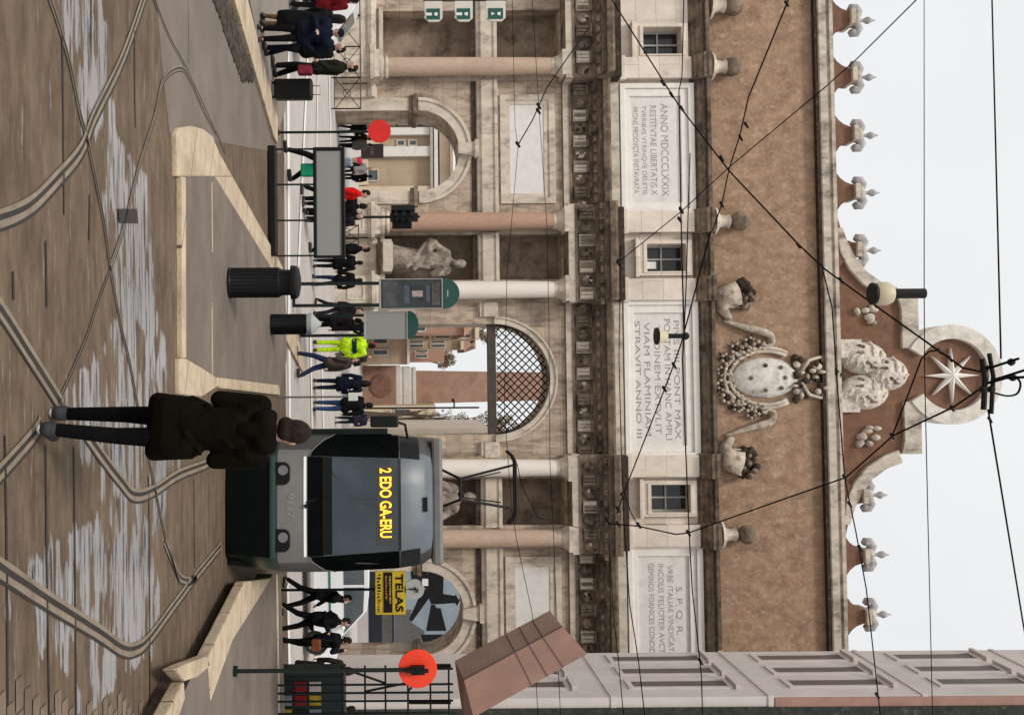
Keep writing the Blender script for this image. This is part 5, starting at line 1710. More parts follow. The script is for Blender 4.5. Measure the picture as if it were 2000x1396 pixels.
# ---- dark litter bins
def bin_(label, x0, x1, U0, U1, base, lidm, cone):
    p = put(x0, (U0 + U1) / 2, base)
    k = p.y / F
    r_, hh = (U1 - U0) / 2 * k, (x1 - x0) * k
    o = thing('litter_bin', label, 'litter bin', p, 0, None)
    mb = MB()
    mb.lathe([(r_ * .94, 0), (r_ * .96, .03), (r_ * .9, .05), (r_ * .9, hh * .70), (r_ * .86, hh * .71), (r_ * .86, hh * .73)], n=28)
    for i in range(24):
        w = 2 * PI * i / 24
        mb.box(-.012, .012, -.008, .01, .05, hh * .7)
        q = len(mb.v) - 8
        for j in range(q, q + 8):
            X, Y, Z = mb.v[j]
            X, Y = X, Y - r_ * .9
            mb.v[j] = (X * math.cos(w) - Y * math.sin(w), X * math.sin(w) + Y * math.cos(w), Z)
    mb.build('drum', 'black', o, smooth=35)
    mb = MB()
    if cone:
        mb.lathe([(r_ * .97, hh * .73), (r_ * 1.0, hh * .78), (r_ * 1.0, hh * .82), (r_ * .1, hh * .995), (.01, hh)], n=28)
    else:
        for i in range(4):
            w = PI / 4 + i * PI / 2
            mb.tube([(r_ * .8 * math.cos(w), r_ * .8 * math.sin(w), hh * .72), (r_ * .8 * math.cos(w), r_ * .8 * math.sin(w), hh * .86)], .018, 6)
        mb.lathe([(r_ * .8, hh * .72), (r_ * .8, hh * .86)], n=24)
        mb.lathe([(r_ * 1.04, hh * .86), (r_ * 1.06, hh * .88), (r_ * 1.02, hh * .94), (r_ * .85, hh * .975), (r_ * .3, hh * .998), (.01, hh)], n=28)
    mb.build('lid', lidm, o, smooth=35)
    return o
bin_('large black cylindrical litter bin on the central platform', 447, 588, 521, 584, .05, 'black', False)
b2 = bin_('smaller black litter bin with grey conical lid behind the platform', 524, 628, 612, 655, .0, 'tin', True)
mb = MB()
for a in (-.06, .06): mb.ball((a, -.16, .42), (.05, .012, .035), 8)
mb.build('stickers', 'paper', b2)

# ---- big poster column and grey panel with green dome
def totem(label, U0, U1, x0, x1, xt, d, face, posters):
    p = Vector((wx((U0 + U1) / 2, d), d, zg(d)))
    w = (U1 - U0) * d / F / 2
    def Z(x): return wz(x, d) - p.z
    o = thing('poster_panel', label, 'poster panel', p, 0, 'green domed poster panels')
    mb = MB()
    for s in (-1, 1):
        mb.box(s * w * .72 - .04, s * w * .72 + .04, -.05, .05, 0, Z(x0))
    mb.box(-w * .8, w * .8, -.12, .12, 0, .05)
    mb.build('legs', 'green_black', o)
    MB().box(-w * .96, w * .96, -.06, .06, Z(x0) + .03, Z(x1) - .02).build('board', face, o)
    fr = MB().prism([[(-w, Z(x0)), (w, Z(x0)), (w, Z(x1)), (-w, Z(x1))], [(-w * .94, Z(x0) + .05), (w * .94, Z(x0) + .05), (w * .94, Z(x1) - .04), (-w * .94, Z(x1) - .04)]], -.09, .09)
    fr.build('frame', 'tin', o, bevel=.01)
    pts = [(-w, Z(x1) + .003), (w, Z(x1) + .003), (w, Z(x1) + .03)] + [(w * math.cos(a), Z(x1) + .03 + (Z(xt) - Z(x1) - .03) * math.sin(a)) for a in [PI * i / 20 for i in range(1, 20)]] + [(-w, Z(x1) + .03)]
    do = MB().prism([pts], -.10, .10).build('dome', 'green', o, bevel=.01)
    if posters:
        MB().box(-w * .22, w * .22, -.105, -.09, Z(x1) + .10, Z(x1) + .13).build('crest_mark', 'tin', do)
        for q_, (a, b, c, e, mm) in enumerate(posters):
            MB().box(a * w, b * w, -.066 - .004 * q_, -.05, Z(c), Z(e)).build('poster', mm, o)
    return o
navy = mat('dim_blue_poster', (.06, .075, .11), .4, .4, 6)
dim = mat('dim_grey_poster', (.055, .06, .062), .35, .5, 5)
totem('tall poster panel with dark posters, steel frame and green dome', 545, 604, 741, 866, 898, 26.0, mat('dim_board', (.028, .032, .034), .3, .5, 3),
      [(-.55, .62, 790, 800, navy), (-.85, .85, 748, 778, dim), (-.55, .5, 804, 828, mat('dark_photo_poster', (.02, .022, .026), .3, .6, 4)), (-.5, .55, 833, 840, navy), (-.2, .2, 805.5, 826.5, mat('pinkish_print', (.35, .27, .25), .6, .3, 14)), (-.7, .75, 844, 860, mat('brown_print', (.07, .055, .045), .5, .7, 9))])
totem('blank grey panel back with green dome right of the dark posters', 608, 662, 711, 797, 818, 28.0, 'grey_panel', None)

# ---- long grey panel in a black frame (stop barrier)
bp = put(524, 397, .0)
bk = bp.y / F
bar = thing('stop_barrier', 'long grey panel in a thick black frame on thin posts beside the platform', 'barrier', bp)
def bX(U): return (U - 397) * bk
def bZ(x): return (x - 524) * bk
MB().box(bX(296), bX(500), -.02, .03, bZ(619), bZ(667)).build('panel', 'grey_panel', bar)
MB().prism([[(bX(289), bZ(612)), (bX(505), bZ(612)), (bX(505), bZ(674)), (bX(289), bZ(674))], [(bX(296), bZ(619)), (bX(500), bZ(619)), (bX(500), bZ(667)), (bX(296), bZ(667))]], -.05, .06).build('frame', 'black', bar, bevel=.015)
MB().box(bX(286), bX(500), -.13, .16, 0, bZ(541)).build('plinth', 'black', bar, bevel=.03)
for U in (292, 361, 431, 500):
    MB().box(bX(U) - .016, bX(U) + .016, -.02, .02, bZ(540), bZ(614)).build('post', 'green_black', bar)
# luggage of the people behind it
def bag(name, label, x, U, w, hgt, dep, col, base=0.0, dz=0.0, cat='bag'):
    p = put(x, U, base)
    o = thing(name, label, cat, p + Vector((0, 0, dz)))
    mb = MB()
    mb.box(-w / 2, w / 2, -dep / 2, dep / 2, 0, hgt)
    mb.build('shell', cloth(col, .6), o, bevel=min(w, hgt, dep) * .2)
    mb = MB()
    mb.tube([(-w * .22, 0, hgt), (-w * .22, 0, hgt + .11), (w * .22, 0, hgt + .11), (w * .22, 0, hgt)], .011, 6)
    mb.build('handle', 'black', o)
    return o
bag('carrier_bag', 'green carrier bag on the ground under the grey panel', 556, 333, .30, .34, .16, (.02, .30, .17), dz=.38)
cs = put(531, 176, B)
su = thing('suitcase', 'tall black suitcase standing upright at the right end of the left group', 'suitcase', cs)
kk = cs.y / F
MB().box(-19.5 * kk, 19.5 * kk, -.14, .14, .05, 80 * kk).build('shell', 'black', su, bevel=.05)
for a in (-1, 1):
    MB().ball((a * 14 * kk, 0, .03), .03, 8).build('wheel', 'tyre', su)
mb = MB(); mb.tube([(-.09, .05, 80 * kk), (-.09, .05, 95 * kk), (.09, .05, 95 * kk), (.09, .05, 80 * kk)], .011, 6)
mb.build('handle', 'steel', su)
pb = put(531, 146, B)
po = thing('shoulder_bag', 'dark pink bag hanging beside the olive jacket', 'bag', pb + Vector((0, -.28, .55)))
MB().box(-.09, .09, -.12, .12, 0, .3).build('pouch', cloth((.22, .03, .05)), po, bevel=.04)
mb = MB(); mb.tube([(0, -.1, .3), (0, -.03, .62), (0, .1, .3)], .012, 6); mb.build('strap', 'black', po)
rb = put(544, 1252)
ro = thing('shoulder_bag', 'rust brown bag at the hip of the person in the right group', 'bag', rb + Vector((-.0, -.30, .72)))
MB().box(-.13, .13, -.06, .06, 0, .2).build('pouch', cloth((.22, .08, .035)), ro, bevel=.03)
mb = MB(); mb.tube([(-.12, 0, .2), (-.04, .1, .62), (.12, 0, .2)], .011, 6); mb.build('strap', 'black', ro)

# ---- red discs on poles
def disc(label, x0, U, xc, rpx, m, back):
    p = put(x0, U, .28 if back else .0)
    k = p.y / F
    o = thing('disc_sign', label, 'disc sign', p, 0, 'round red discs on poles')
    zc, r_ = (xc - x0) * k, rpx * k
    MB().lathe([(r_ * .985, -.012), (r_, -.006), (r_, .006), (r_ * .985, .012)], n=36).xform(Matrix.Translation((0, -.04 if not back else .05, zc)) @ Matrix.Rotation(R(90), 4, 'X')).build('disc', m, o, smooth=30)
    mb = MB()
    mb.tube([(0, 0, 0), (0, 0, zc + (0 if back else .1))], .028, 10)
    mb.tube([(0, 0, 0), (0, 0, .05)], .07, 10)
    mb.build('pole', 'green_black', o, smooth=40)
    if back:
        mb = MB()
        mb.box(-.055, .055, -.06, .05, zc - .09, zc + .09)
        for s in (-1, 1):
            mb.tube([(s * .03, -.07, zc - .03), (s * .03, -.07, zc + .03)], .018, 6)
        mb.tube([(0, -.05, zc - .16), (0, -.05, zc + .14)], .03, 8)
        mb.build('clamp', 'black', o, bevel=.01)
    return o
disc('plain red disc on a thin pole in front of the left arch', 541, 259, 741, 22.5, 'red', False)
disc('orange red disc on a dark pole with clamp before the scaffold', 456, 1310, 816, 38, 'orange', True)

# ---- traffic light seen against the red column
tp = put(596, 424)
tk = 30.0 / F
tl = thing('traffic_light', 'black traffic light cluster on a pole before the reddish column', 'traffic light', Vector((wx(424, 30), 30, zg(30))))
def tZ(x): return wz(x, 30) - zg(30)
MB().tube([(0, 0, 0), (0, 0, tZ(822))], .04, 8).build('pole', 'green_black', tl)
for a, x0, x1, yaw_ in ((-.19, 766, 812, 60), (.20, 768, 806, -50), (.02, 764, 818, 180)):
    hd_ = MB()
    z0, z1 = tZ(x0), tZ(x1)
    hd_.box(-.12, .12, -.09, .1, z0, z1)
    for i in range(3):
        zc = z0 + (z1 - z0) * (i + .5) / 3
        for j in range(7):
            w0, w1 = R(-20 + j * 31.5), R(-20 + (j + 1) * 31.5)
            q = [(.095 * math.cos(w0), -.09, zc + .095 * math.sin(w0)), (.095 * math.cos(w1), -.09, zc + .095 * math.sin(w1)), (.085 * math.cos(w1), -.26, zc + .085 * math.sin(w1)), (.085 * math.cos(w0), -.26, zc + .085 * math.sin(w0))]
            hd_.add(q + [(a_ * .93, b_, zc + (c_ - zc) * .93) for a_, b_, c_ in q], [(0, 1, 2, 3), (4, 7, 6, 5), (3, 2, 6, 7)])
    hd_.xform(Matrix.Translation((a, 0, 0)) @ Matrix.Rotation(R(yaw_), 4, 'Z'))
    ho = hd_.build('signal_head', 'black', tl)
MB().tube([(0, 0, tZ(790)), (.30, 0, tZ(782))], .06, 8).build('side_arm', 'black', tl)

# ---- thin posts
def worn_line(parent, m, x0, x1, zc, hh, y, seed):
    """a line of small print too far off to read: short uneven strokes"""
    rng = random.Random(seed)
    X = x0
    mb = MB()
    while X < x1:
        w = rng.uniform(.25, .55) * hh
        a, b = rng.choice(((-.5, .5), (-.5, .1), (-.1, .5), (-.5, .5)))
        mb.box(X, min(x1, X + w), y - .003, y, zc + a * hh, zc + b * hh)
        X += w + rng.uniform(.2, .5) * hh
    return mb.build('small_print', m, parent)
def post(label, x0, x1, U, d, r_, m, cat='post', extra=None):
    o = thing('post', label, cat, Vector((wx(U, d), d, zg(d) if d < 60 else .25)))
    z1 = wz(x1, d) - o.location.z
    MB().tube([(0, 0, 0), (0, 0, z1)], r_, 8).build('shaft', m, o)
    if extra: extra(o, z1, d)
    return o
def ex_sign(o, z1, d): MB().box(-.09, .09, -.03, .01, z1 - .16, z1 + .05).build('plate', 'paper', o)
post('thin grey post with small white plate between two dark walkers', 560, 694, 774, 23.0, .022, 'steel', extra=ex_sign)
def ex_lamp(o, z1, d):
    MB().tube([(0, 0, z1 * .80), (-.45, 0, z1 * .80)], .06, 6).build('arm', 'iron', o)
    MB().box(-.62, -.4, -.1, .1, z1 * .78, z1 * .8).build('head', 'iron', o)
post('tall thin black lamp post seen through the central arch', 660, 935, 797, 70.0, .06, 'iron', 'lamp post', ex_lamp)
def ex_screen(o, z1, d):
    w = 8.5 * d / F
    so = MB().box(-w, w, -.12, .12, z1 - 56 * d / F, z1).build('housing', 'black', o, bevel=.04)
    MB().box(-w * .2, w * .95, -.15, -.1, z1 - 52 * d / F, z1 - 12 * d / F).build('face', 'paper', so)
post('post with dark boxed panel and white face inside the left arch', 660, 832, 238, 52.0, .05, 'iron', 'sign', ex_screen)
def ex_board(o, z1, d):
    MB().box(-.02, 26 * d / F, -.05, .05, z1 - 44 * d / F, z1).build('board', mat('mauve_board', (.125, .095, .09), .7, .15, 5), o)
    worn_line(o, 'tin', .12, 22 * d / F, z1 - 22 * d / F, .16, -.052, 3)
post('mauve brown hanging board with faint pale lettering in the left arch', 660, 752, 283, 53.0, .05, 'iron', 'sign', ex_board)

# ---- yellow board
YD = 22.0
yb = thing('yellow_sign', 'yellow and black lettered board standing right of the tram', 'sign', Vector((wx(1157, YD), YD, 0)))
yw = 42 * YD / F
def yZ(x): return wz(x, YD)
MB().box(-yw, yw, -.03, .03, yZ(730), yZ(789)).build('board', mat('yellow_board', (.58, .40, .015), .6, .2, 6), yb)
MB().box(-yw * .96, yw * .9, -.045, -.028, yZ(746), yZ(763)).build('dark_band', 'black', yb)
text('lettering', 'TELAS', 'black', yb, (0, -.034, yZ(776)), 1, width=yw * 1.75, height=15 * YD / F, bold=.02)
worn_line(yb, 'black', -yw * .88, yw * .88, yZ(737), 7 * YD / F, -.031, 5)
worn_line(yb, mat('yellow_letter', (.6, .42, .02), .6), -yw * .8, yw * .5, yZ(758.5), 3.5 * YD / F, -.046, 7)
worn_line(yb, mat('orange_letter', (.5, .2, .02), .6), -yw * .8, yw * .3, yZ(751), 3.5 * YD / F, -.046, 8)
MB().tube([(-.06, .06, 0), (-.06, .06, yZ(785))], .03, 8).build('pole', 'black', yb)

# ---- cars
def car(label, U_front, d, roof_z, length, label_grp='white cars by the gate', van=False):
    o = thing('car', label, 'car', Vector((wx(U_front, d), d, zg(d))), R(6), label_grp)
    hz = roof_z
    L_ = length
    # side profile, nose at x=0 pointing right, body towards -x
    prof = [(-.02, .35), (.0, .62), (-.10, .80), (-.55, .93), (-1.0, 1.02), (-1.75, hz - .06), (-2.2, hz), (-3.3, hz), (-L_ + .35, hz - .1), (-L_ + .02, 1.0), (-L_, .4), (-L_ + .1, .28)]
    if van: prof = [(-.02, .35), (.0, .75), (-.12, 1.0), (-.40, 1.12), (-.98, hz - .1), (-1.35, hz), (-3.6, hz), (-L_ + .15, hz - .08), (-L_, 1.0), (-L_, .4), (-L_ + .1, .28)]
    def wheel_arch(cx): return [(cx - .36, .28)] + [(cx + .36 * math.cos(a), .3 + .36 * math.sin(a)) for a in [PI - PI * i / 8 for i in range(9)]] + [(cx + .36, .28)]
    lower = prof + wheel_arch(-L_ + .8) + wheel_arch(-.85) + [(-.08, .28)]
    mb = MB().prism([lower], -.82, .82)
    bo = mb.build('body', 'car_white', o, bevel=.06)
    for s in (-1, 1):
        y = s * .825
        y0, y1 = (y - .008, y + .006) if s < 0 else (y - .006, y + .008)
        for pts, nm in (([(-1.15, 1.12), (-1.72 if not van else -1.4, hz - .16), (-2.42, hz - .12), (-2.42, 1.12)], 'side_window'), ([(-2.50, 1.12), (-2.50, hz - .12), (-3.25, hz - .13), (-3.4, 1.12)], 'side_window'), ([(-3.48, 1.05), (-3.33, hz - .1), (-L_ + .45, hz - .2), (-L_ + .3, 1.05)], 'side_window')):
            MB().prism([pts], y0, y1).build(nm, 'car_glass', o)
        for cx in (-L_ + .8, -.85):
            wo = MB().lathe([(.22, -.1), (.31, -.1), (.32, -.05), (.32, .05), (.31, .1), (.22, .1)], n=22).xform(Matrix.Translation((cx, s * .74, .32)) @ Matrix.Rotation(R(90), 4, 'X')).build('wheel', 'tyre', o, smooth=30)
            MB().lathe([(.20, -.02), (.21, .0), (.20, .02)], n=18).xform(Matrix.Translation((cx, s * .84, .32)) @ Matrix.Rotation(R(90), 4, 'X')).build('rim', 'steel', wo)
        MB().ball((-.12, s * .62, .70), (.14, .16, .08), 10).build('headlight', 'tin', o, smooth=True)
        mb = MB().ball((-1.35, s * .95, 1.08), (.09, .09, .07), 8); mb.build('wing_mirror', 'car_white', o, smooth=True)
    mb = MB()
    mb.add([(-1.06, -.66, 1.06), (-1.06, .66, 1.06), (-1.74, .60, hz - .075), (-1.74, -.60, hz - .075)], [(0, 1, 2, 3)])
    if van: mb.v = [(-.44, -.66, 1.16), (-.44, .66, 1.16), (-.95, .6, hz - .14), (-.95, -.6, hz - .14)]
    mb.v = [(a + .02, b_, c + .02) for a, b_, c in mb.v]
    mb.build('windscreen', 'car_glass', o)
    MB().prism([[(-.9, .70), (-L_ + .25, .70), (-L_ + .25, .76), (-.9, .76)]], -.832, -.81).build('side_stripe', mat('blue_green_stripe', (.02, .16, .15), .4), o)
    return o
car('white car with dark side windows parked before the right arch', 1290, 29.0, 1.80, 4.3)
car('white car whose bonnet shows behind the left group', 106, 27.0, 1.70, 4.4, van=True)

# ---- iron railing before the gate on the left
def railing(label, U0, U1, d, x1):
    o = thing('iron_railing', label, 'railing', Vector((wx(U0, d), d, zg(d))), 0, 'iron railings before the gate')
    w = wx(U1, d) - wx(U0, d)
    ht = wz(x1, d) - zg(d)
    mb = MB()
    mb.tube([(0, 0, ht), (w, 0, ht)], .028, 6); mb.tube([(0, 0, .12), (w, 0, .12)], .022, 6)
    mb.build('rail', mat('rusty_iron', (.055, .035, .025), .7, .3, 6), o)
    n = max(2, round(w / 1.25))
    for i in range(n + 1):
        X = w * i / n
        MB().tube([(X, 0, 0), (X, 0, ht + .03)], .028, 6).build('post', 'iron', o)
    for i in range(n):
        a, b_ = w * i / n, w * (i + 1) / n
        mb = MB()
        mb.tube([(a, 0, .14), (b_, 0, ht - .02)], .016, 5); mb.tube([(b_, 0.03, .14), (a, 0.03, ht - .02)], .016, 5)
        mb.tube([((a + b_) / 2 + .16 * math.cos(q), .015, ht * .53 + .16 * math.sin(q)) for q in [2 * PI * j / 16 for j in range(17)]], .014, 5)
        mb.build('cross_brace', 'iron', o)
railing('iron railing with crossed braces at the foot of the leftmost columns', -30, 212, 41.5, 708)
railing('short iron railing with crossed braces at the right edge of the left arch', 440, 492, 41.5, 702)

# ---- green and white signs on a bar at the left margin
SD = 16.0
sg = thing('sign_rack', 'dark bar carrying three white signs with green squares at the left margin', 'sign', P(905, 2, SD))
k = SD / F
mb = MB()
mb.tube([(0, 0, -78 * k), (0, 0, 84 * k)], .012, 6)
for x in (-38, 62): mb.tube([(-.35, .02, x * k), (0, 0, x * k)], .016, 6)
mb.tube([(-.35, .02, -4.0), (-.35, .02, 1.2)], .04, 8)
mb.build('bar', 'black', sg)
for i, (a, b_, cut) in enumerate(((-76, -41, 0), (-17, 18, 1), (44, 82, 0))):
    # the sign hangs sideways off the bar: bar edge at left, lower edge at right
    o_ = [(.01, a * k), (.01, b_ * k), (34 * k, b_ * k), (41 * k, (b_ - 8) * k), (41 * k, (a + 8) * k), (34 * k, a * k)]
    so = MB().prism([[(p_, q) for p_, q in o_]], -.02, .02).build('plate', mat('white_plate', (.62, .58, .52), .6, .08, 4), sg)
    MB().prism([[(16 * k, (a + 4) * k), (16 * k, (b_ - 5) * k), (37 * k, (b_ - 5) * k), (37 * k, (a + 4) * k)]], -.028, -.019).build('green_square', mat('sign_green', (.004, .075, .05), .5, .15, 5), so)
    mb = MB()
    cx_ = 27 * k
    if i < 2:
        mb.box(cx_ - 2.6 * k, cx_ + 2.6 * k, -.034, -.027, (a + 2) * k, (a + 14) * k)
    else:
        mb.prism([[(cx_ - 3 * k, (a + 10) * k), (cx_ + 3 * k, (a + 10) * k), (cx_, (a + 17) * k)]], -.034, -.027)
    mb.prism([[(cx_ - 3.4 * k, (b_ - 10) * k), (cx_ + 3.4 * k, (b_ - 10) * k), (cx_ + 2.4 * k, (b_ - 16) * k), (cx_ - 2.4 * k, (b_ - 16) * k)]], -.034, -.027)
    mb.build('white_symbol', 'paper', so)

# ---- hanging street lamps
def lamp(label, x0, x1, x2, U, wpx, d, taper):
    o = thing('hanging_lamp', label, 'street lamp', P(x2, U, d), 0, 'street lamps hung from the wires')
    k = d / F
    a, b_ = (x0 - x2) * k, (x1 - x2) * k
    w = wpx * k / 2
    if taper:
        MB().lathe([(w * .96, a), (w, a + .01), (w * .55, b_ - .02), (w * .35, b_)], n=24).build('shade', 'lamp_shade', o, smooth=35)
        MB().lathe([(w * .97, a - .03), (w * 1.02, a - .02), (w * 1.02, a + .005), (w * .97, a + .012)], n=24).build('rim', 'iron', o, smooth=35)
    else:
        MB().lathe([(w * .86, a), (w, a + .05), (w, b_ - .06), (w * .8, b_)], n=24).build('shade', 'lamp_shade', o, smooth=35)
        MB().lathe([(w * .9, a - .05), (w * .95, a - .04), (w * .9, a), (w * .8, a + .005)], n=24).build('rim', 'iron', o, smooth=35)
    mb = MB()
    r_ = (5 if taper else 10) * k
    mb.tube([(0, 0, b_), (0, 0, .02)], r_, 10)
    if taper: mb.ball((0, 0, .02), 8 * k, 8)
    mb.build('stem', 'iron', o, smooth=35)
    return o
lamp('small hanging lamp with flared brass shade before the central inscription', 1284, 1304, 1336, 656, 33, 15, True)
lamp('large hanging lamp with cream drum shade beside the crest', 1709, 1741, 1803, 573, 46, 13, False)

# ---- scaffold of dark tubes at the right, sheet metal hood, news stand
FD = 19.0
sf = thing('scaffold', 'grid of dark tubes standing below the brown metal hood', 'scaffold', Vector((0, FD, 0)))
for U in (1306, 1336, 1352, 1368, 1392, 1420):
    MB().tube([(wx(U, FD), 0, 0), (wx(U, FD), 0, wz(880, FD))], .022, 8).build('upright', 'green_black', sf)
for x in (664, 708, 748, 792, 836, 872):
    MB().tube([(wx(1300, FD), .04, wz(x, FD)), (wx(1440, FD), .04, wz(x, FD))], .018, 8).build('cross_tube', 'green_black', sf)
for a, b_ in (((1306, 664), (1336, 748)), ((1352, 708), (1336, 790)), ((1306, 836), (1352, 792))):
    MB().tube([(wx(a[0], FD), .08, wz(a[1], FD)), (wx(b_[0], FD), .08, wz(b_[1], FD))], .022, 6).build('brace', 'green_black', sf)
ND = 21.0
ns = thing('news_stand', 'dark stall with bright papers behind the scaffold', 'stall', Vector((wx(1372, ND), ND, 0)))
MB().box(-.55, .9, 0, .9, 0, wz(668, ND)).build('cabinet', 'green_black', ns, bevel=.02)
rng = random.Random(9)
for i in range(12):
    cx, cz = -.45 + .28 * (i % 4), .12 + .3 * (i // 4)
    MB().box(cx, cx + .2, -.03, -.005, cz, cz + .24).build('magazine', cloth(rng.choice([(.3, .28, .26), (.16, .012, .01), (.25, .18, .02), (.03, .03, .035), (.14, .15, .16), (.06, .03, .02), (.02, .02, .02)]), .5), ns)
HD = 17.0
hd_t = thing('metal_hood', 'rust brown folded sheet metal hood tilted above the scaffold', 'metal hood', P(1010, 1290, HD))
o0 = P(1010, 1290, HD)
def hp(x, U, d): return P(x, U, d) - o0
A, Bp, Cp, D_, E_, F_ = hp(1073, 1192, 16.0), hp(1098, 1222, 15.6), hp(1147, 1276, 16.6), hp(888, 1290, 16.0), hp(906, 1326, 15.6), hp(925, 1400, 16.6)
A2, C2, D2, F2 = hp(1073, 1192, 17.3), hp(1130, 1284, 18.0), hp(888, 1290, 17.3), hp(905, 1405, 18.0)
mb = MB().add([A, Bp, E_, D_], [(0, 1, 2, 3)], 0)
mb.add([Bp, Cp, F_, E_], [(0, 1, 2, 3)], 1)
mb.add([A, Bp, Cp, C2, A2], [(0, 1, 2, 3, 4)], 1)
mb.add([D_, E_, F_, F2, D2], [(0, 4, 3, 2, 1)], 1)
mb.add([Cp, C2, F2, F_], [(0, 1, 2, 3)], 2)
mb.add([A, A2, D2, D_], [(0, 3, 2, 1)], 0)
mb.add([A2, C2, F2, D2], [(0, 3, 2, 1)], 2)
mb.build('sheet', ['rust_lit', 'rust', 'stone_dark'], hd_t)  # shading painted in: lit facet, shaded facet, near-black underside
def rib(a, b_, r_): MB().tube([a + Vector((0, -.012, 0)), b_ + Vector((0, -.012, 0))], r_, 6).build('seam', mat('seam_brown', (.10, .05, .035), .7), hd_t)
rib(Bp, E_, .012)
for q in (.18, .32, .46):
    rib(A.lerp(D_, q), Bp.lerp(E_, q + .02), .007); rib(Bp.lerp(E_, q + .02), Cp.lerp(F_, q + .03), .007)
for s in (0, 1):
    MB().tube([hp(880, 1300 + 70 * s, 17.4), hp(800, 1300 + 70 * s, 17.6)], .04, 8).build('strut', 'iron', hd_t)
# ================================================================== overhead wires
def wire(label, pts, r_=.014, knobs=(), cat='cable', sag=0.0):
    q = [P(x, U, d) for x, U, d in pts]
    if sag and len(q) == 2:
        q = [q[0].lerp(q[1], i / 14) - Vector((0, 0, sag * 4 * (i / 14) * (1 - i / 14))) for i in range(15)]
    mb = MB().tube(q, r_, 6)
    o = mb.build('overhead_wire', 'wire', None, smooth=40)
    tag(o, label, cat, 'overhead tram wires')
    for x, U, d in knobs:
        p = P(x, U, d)
        k = d / F
        m2 = MB().cap(p - Vector((4 * k, 0, 2.5 * k)), p + Vector((4 * k, 0, 2.5 * k)), 3.3 * k, 2.3 * k, 8)
        m2.build('insulator', 'iron', o, smooth=True)
    return o
wire('thick span wire with insulators from the left cornice up to the hub by the star', [(1195, 0, 24), (1310, 182, 22), (1330, 212, 21.7), (1425, 335, 20), (1560, 478, 18), (1610, 525, 17.4), (1700, 590, 16), (1838, 688, 14.3), (1858, 702, 14.1), (1880, 718, 13.8), (1925, 728, 13)], .015,
     [(1295, 163, 22.2), (1312, 186, 22), (1332, 213, 21.6), (1410, 310, 20.3), (1560, 480, 18), (1606, 520, 17.4), (1643, 548, 17), (1835, 686, 14.3), (1856, 701, 14.1)])
wire('wire rising steeply from the ochre wall to the upper left corner', [(1392, 450, 22), (1410, 398, 21.5), (1424, 330, 20.5), (1445, 265, 20), (1462, 190, 19), (1540, 0, 16)], .013, [(1410, 400, 21.5), (1447, 270, 20), (1458, 245, 19.8), (1537, 8, 16)])
wire('thin wire from the attic window to the upper left sky', [(1208, 512, 26), (1332, 412, 25), (1425, 326, 24), (1610, 172, 22), (1672, 117, 21), (1800, -10, 19)], .012, [(1210, 512, 26), (1331, 410, 25)])
wire('span wire from the hub down to the right attic window', [(1935, 745, 13), (1862, 795, 14), (1745, 850, 16), (1652, 932, 18), (1500, 985, 20), (1345, 1040, 22), (1320, 1043, 22.3), (1246, 1027, 23), (1188, 1022, 24)], .015,
     [(1860, 798, 14), (1743, 852, 16), (1650, 932, 18), (1345, 1041, 22), (1248, 1026, 23), (1208, 1024, 23.7), (1190, 1020, 24)])
wire('short tie wire crossing the crest below the star', [(1743, 850, 16), (1770, 780, 15.6), (1800, 700, 15), (1815, 686, 14.8), (1836, 684, 14.4)], .012)
wire('wire from the right cornice across the inscription to the attic', [(1205, 1002, 24), (1220, 958, 23.6), (1297, 762, 21), (1316, 712, 20.4), (1330, 672, 20), (1352, 590, 19), (1388, 452, 17.5)], .014, [(1208, 995, 24), (1298, 760, 21), (1317, 714, 20.4), (1217, 968, 23.6)])
wire('tie wire from the right cornice node to the lower insulator', [(1220, 962, 23.6), (1232, 1000, 23.4), (1246, 1026, 23)], .011)
wire('long taut wire crossing the sky beside the crest step', [(1805, -20, 20), (1805, 575, 15), (1806, 730, 14), (1812, 1000, 15), (1822, 1420, 17)], .007)
wire('long taut wire crossing the sky above the star', [(1937, -20, 16), (1950, 500, 14), (1955, 700, 13)], .011)
wire('wire running from the hub to the right edge of the sky', [(1930, 800, 13), (1958, 970, 14), (1998, 1215, 16), (2016, 1320, 17)], .012, [(1934, 820, 13)])
wire('feeder wire crossing the inscriptions from left to right', [(1336, -20, 24), (1332, 150, 23), (1326, 178, 22.7), (1330, 420, 20), (1336, 656, 15), (1333, 700, 17), (1338, 850, 19), (1346, 1040, 20), (1352, 1150, 21), (1370, 1320, 22), (1373, 1420, 23)], .013, [(1331, 412, 20), (1328, 430, 20), (1369, 1292, 22)])
wire('second feeder wire just above the inscription lettering', [(1348, 300, 21), (1345, 380, 20), (1340, 560, 17), (1336, 656, 15.1)], .011)
wire('slack wire rising through the attic plinth to the right edge', [(1212, 480, 26), (1209, 700, 25), (1214, 900, 24.5), (1218, 1010, 24), (1230, 1180, 23), (1247, 1290, 22), (1262, 1420, 21)], .012, [(1209, 516, 26)])
wire('thin wire dropping from the plinth to the brown hood', [(1190, 1060, 25), (1198, 1200, 22), (1208, 1290, 21), (1220, 1420, 20)], .010)
wire('wire across the upper cornice towards the right sky', [(1605, 520, 17.4), (1625, 600, 18), (1636, 760, 18.5), (1650, 935, 18), (1672, 1040, 18.5), (1692, 1150, 19), (1706, 1275, 20), (1722, 1420, 20)], .012, [(1660, 985, 18.2), (1680, 1070, 18.6), (1714, 1358, 20)])
wire('fine wire over the columns at the height of the blank tablets', [(1000, -20, 26), (1006, 250, 25), (1012, 285, 24.5), (990, 540, 22), (985, 800, 20), (1000, 1000, 20), (1010, 1060, 20), (1040, 1200, 20), (1052, 1420, 20)], .007, [(1012, 283, 24.6)])
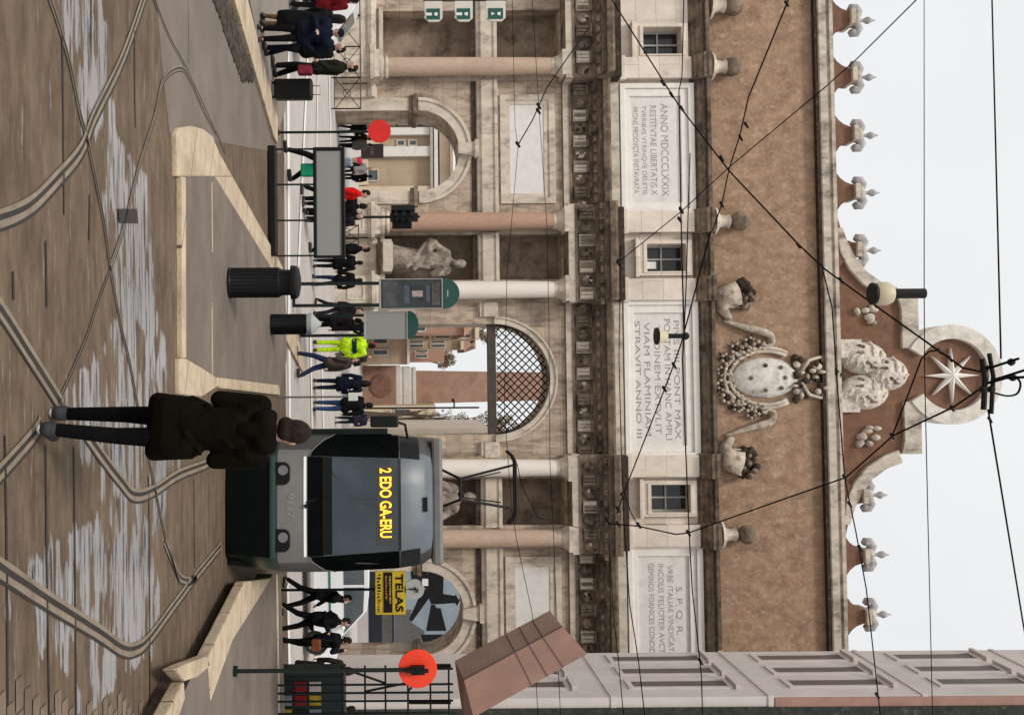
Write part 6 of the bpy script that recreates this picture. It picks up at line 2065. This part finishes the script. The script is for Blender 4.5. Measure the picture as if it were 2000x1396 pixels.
wire('fine wire over the architrave between the columns', [(1038, -20, 28), (1052, 200, 27), (1068, 440, 26), (1072, 620, 25), (1074, 900, 24), (1082, 1060, 23), (1090, 1300, 22), (1096, 1420, 22)], .008)
wire('twisted feeder slanting down from the cornice to the left tablet', [(1150, 55, 27), (1105, 118, 26), (1068, 172, 25.5), (1040, 235, 25), (1012, 283, 24.6)], .014, [(1053, 208, 25.2), (1052, 218, 25.2)])
wire('fine wire from the tram pantograph over the right tablet', [(1010, 905, 20.4), (1018, 945, 20.3), (1050, 1010, 22), (1130, 1030, 24)], .009)
# the hub: iron hoop and clamps where the spans meet
hb = thing('wire_hub', 'iron clamp with a wire loop joining the spans at the top of the star roundel', 'wire clamp', P(1930, 740, 13))
c0 = P(1930, 740, 13)
def hq(x, U, d=13): return P(x, U, d) - c0
mb = MB()
mb.tube([hq(1918, 700), hq(1924, 740), hq(1921, 800)], .035, 8); mb.tube([hq(1932, 690), hq(1940, 735), hq(1936, 808)], .028, 8)
mb.build('bar', 'iron', hb)
mb = MB()
mb.tube(smooth_line([hq(1925, 762), hq(1945, 768), hq(1968, 773), hq(1987, 768), hq(1993, 750), hq(1985, 738), hq(1960, 735)], 5), .013, 6)
mb.build('loop', 'wire', hb)
for (a, b_) in (((1922, 722), (1990, 700)), ((1940, 742), (2010, 720)), ((1930, 748), (1965, 738)), ((1965, 738), (2010, 736)), ((1916, 720), (1930, 716))):
    MB().tube([hq(*a), hq(*b_, 12.6)], .017, 6).build('stay', 'wire', hb)
for x, U in ((1922, 722), (1975, 707), (1978, 737), (1920, 760), (1936, 760)):
    p = hq(x, U)
    MB().ball(p, .05, 8).build('clamp', 'iron', hb)
# ------------------------------------------------------------------ freeze the remeshed figures
dg = bpy.context.evaluated_depsgraph_get()
for o in BAKE:
    me = bpy.data.meshes.new_from_object(o.evaluated_get(dg))
    old = o.data
    mats_ = [m for m in old.materials]
    o.modifiers.clear()
    o.data = me
    if not me.materials:
        for m in mats_: me.materials.append(m)
    for p in me.polygons:
        p.use_smooth = True
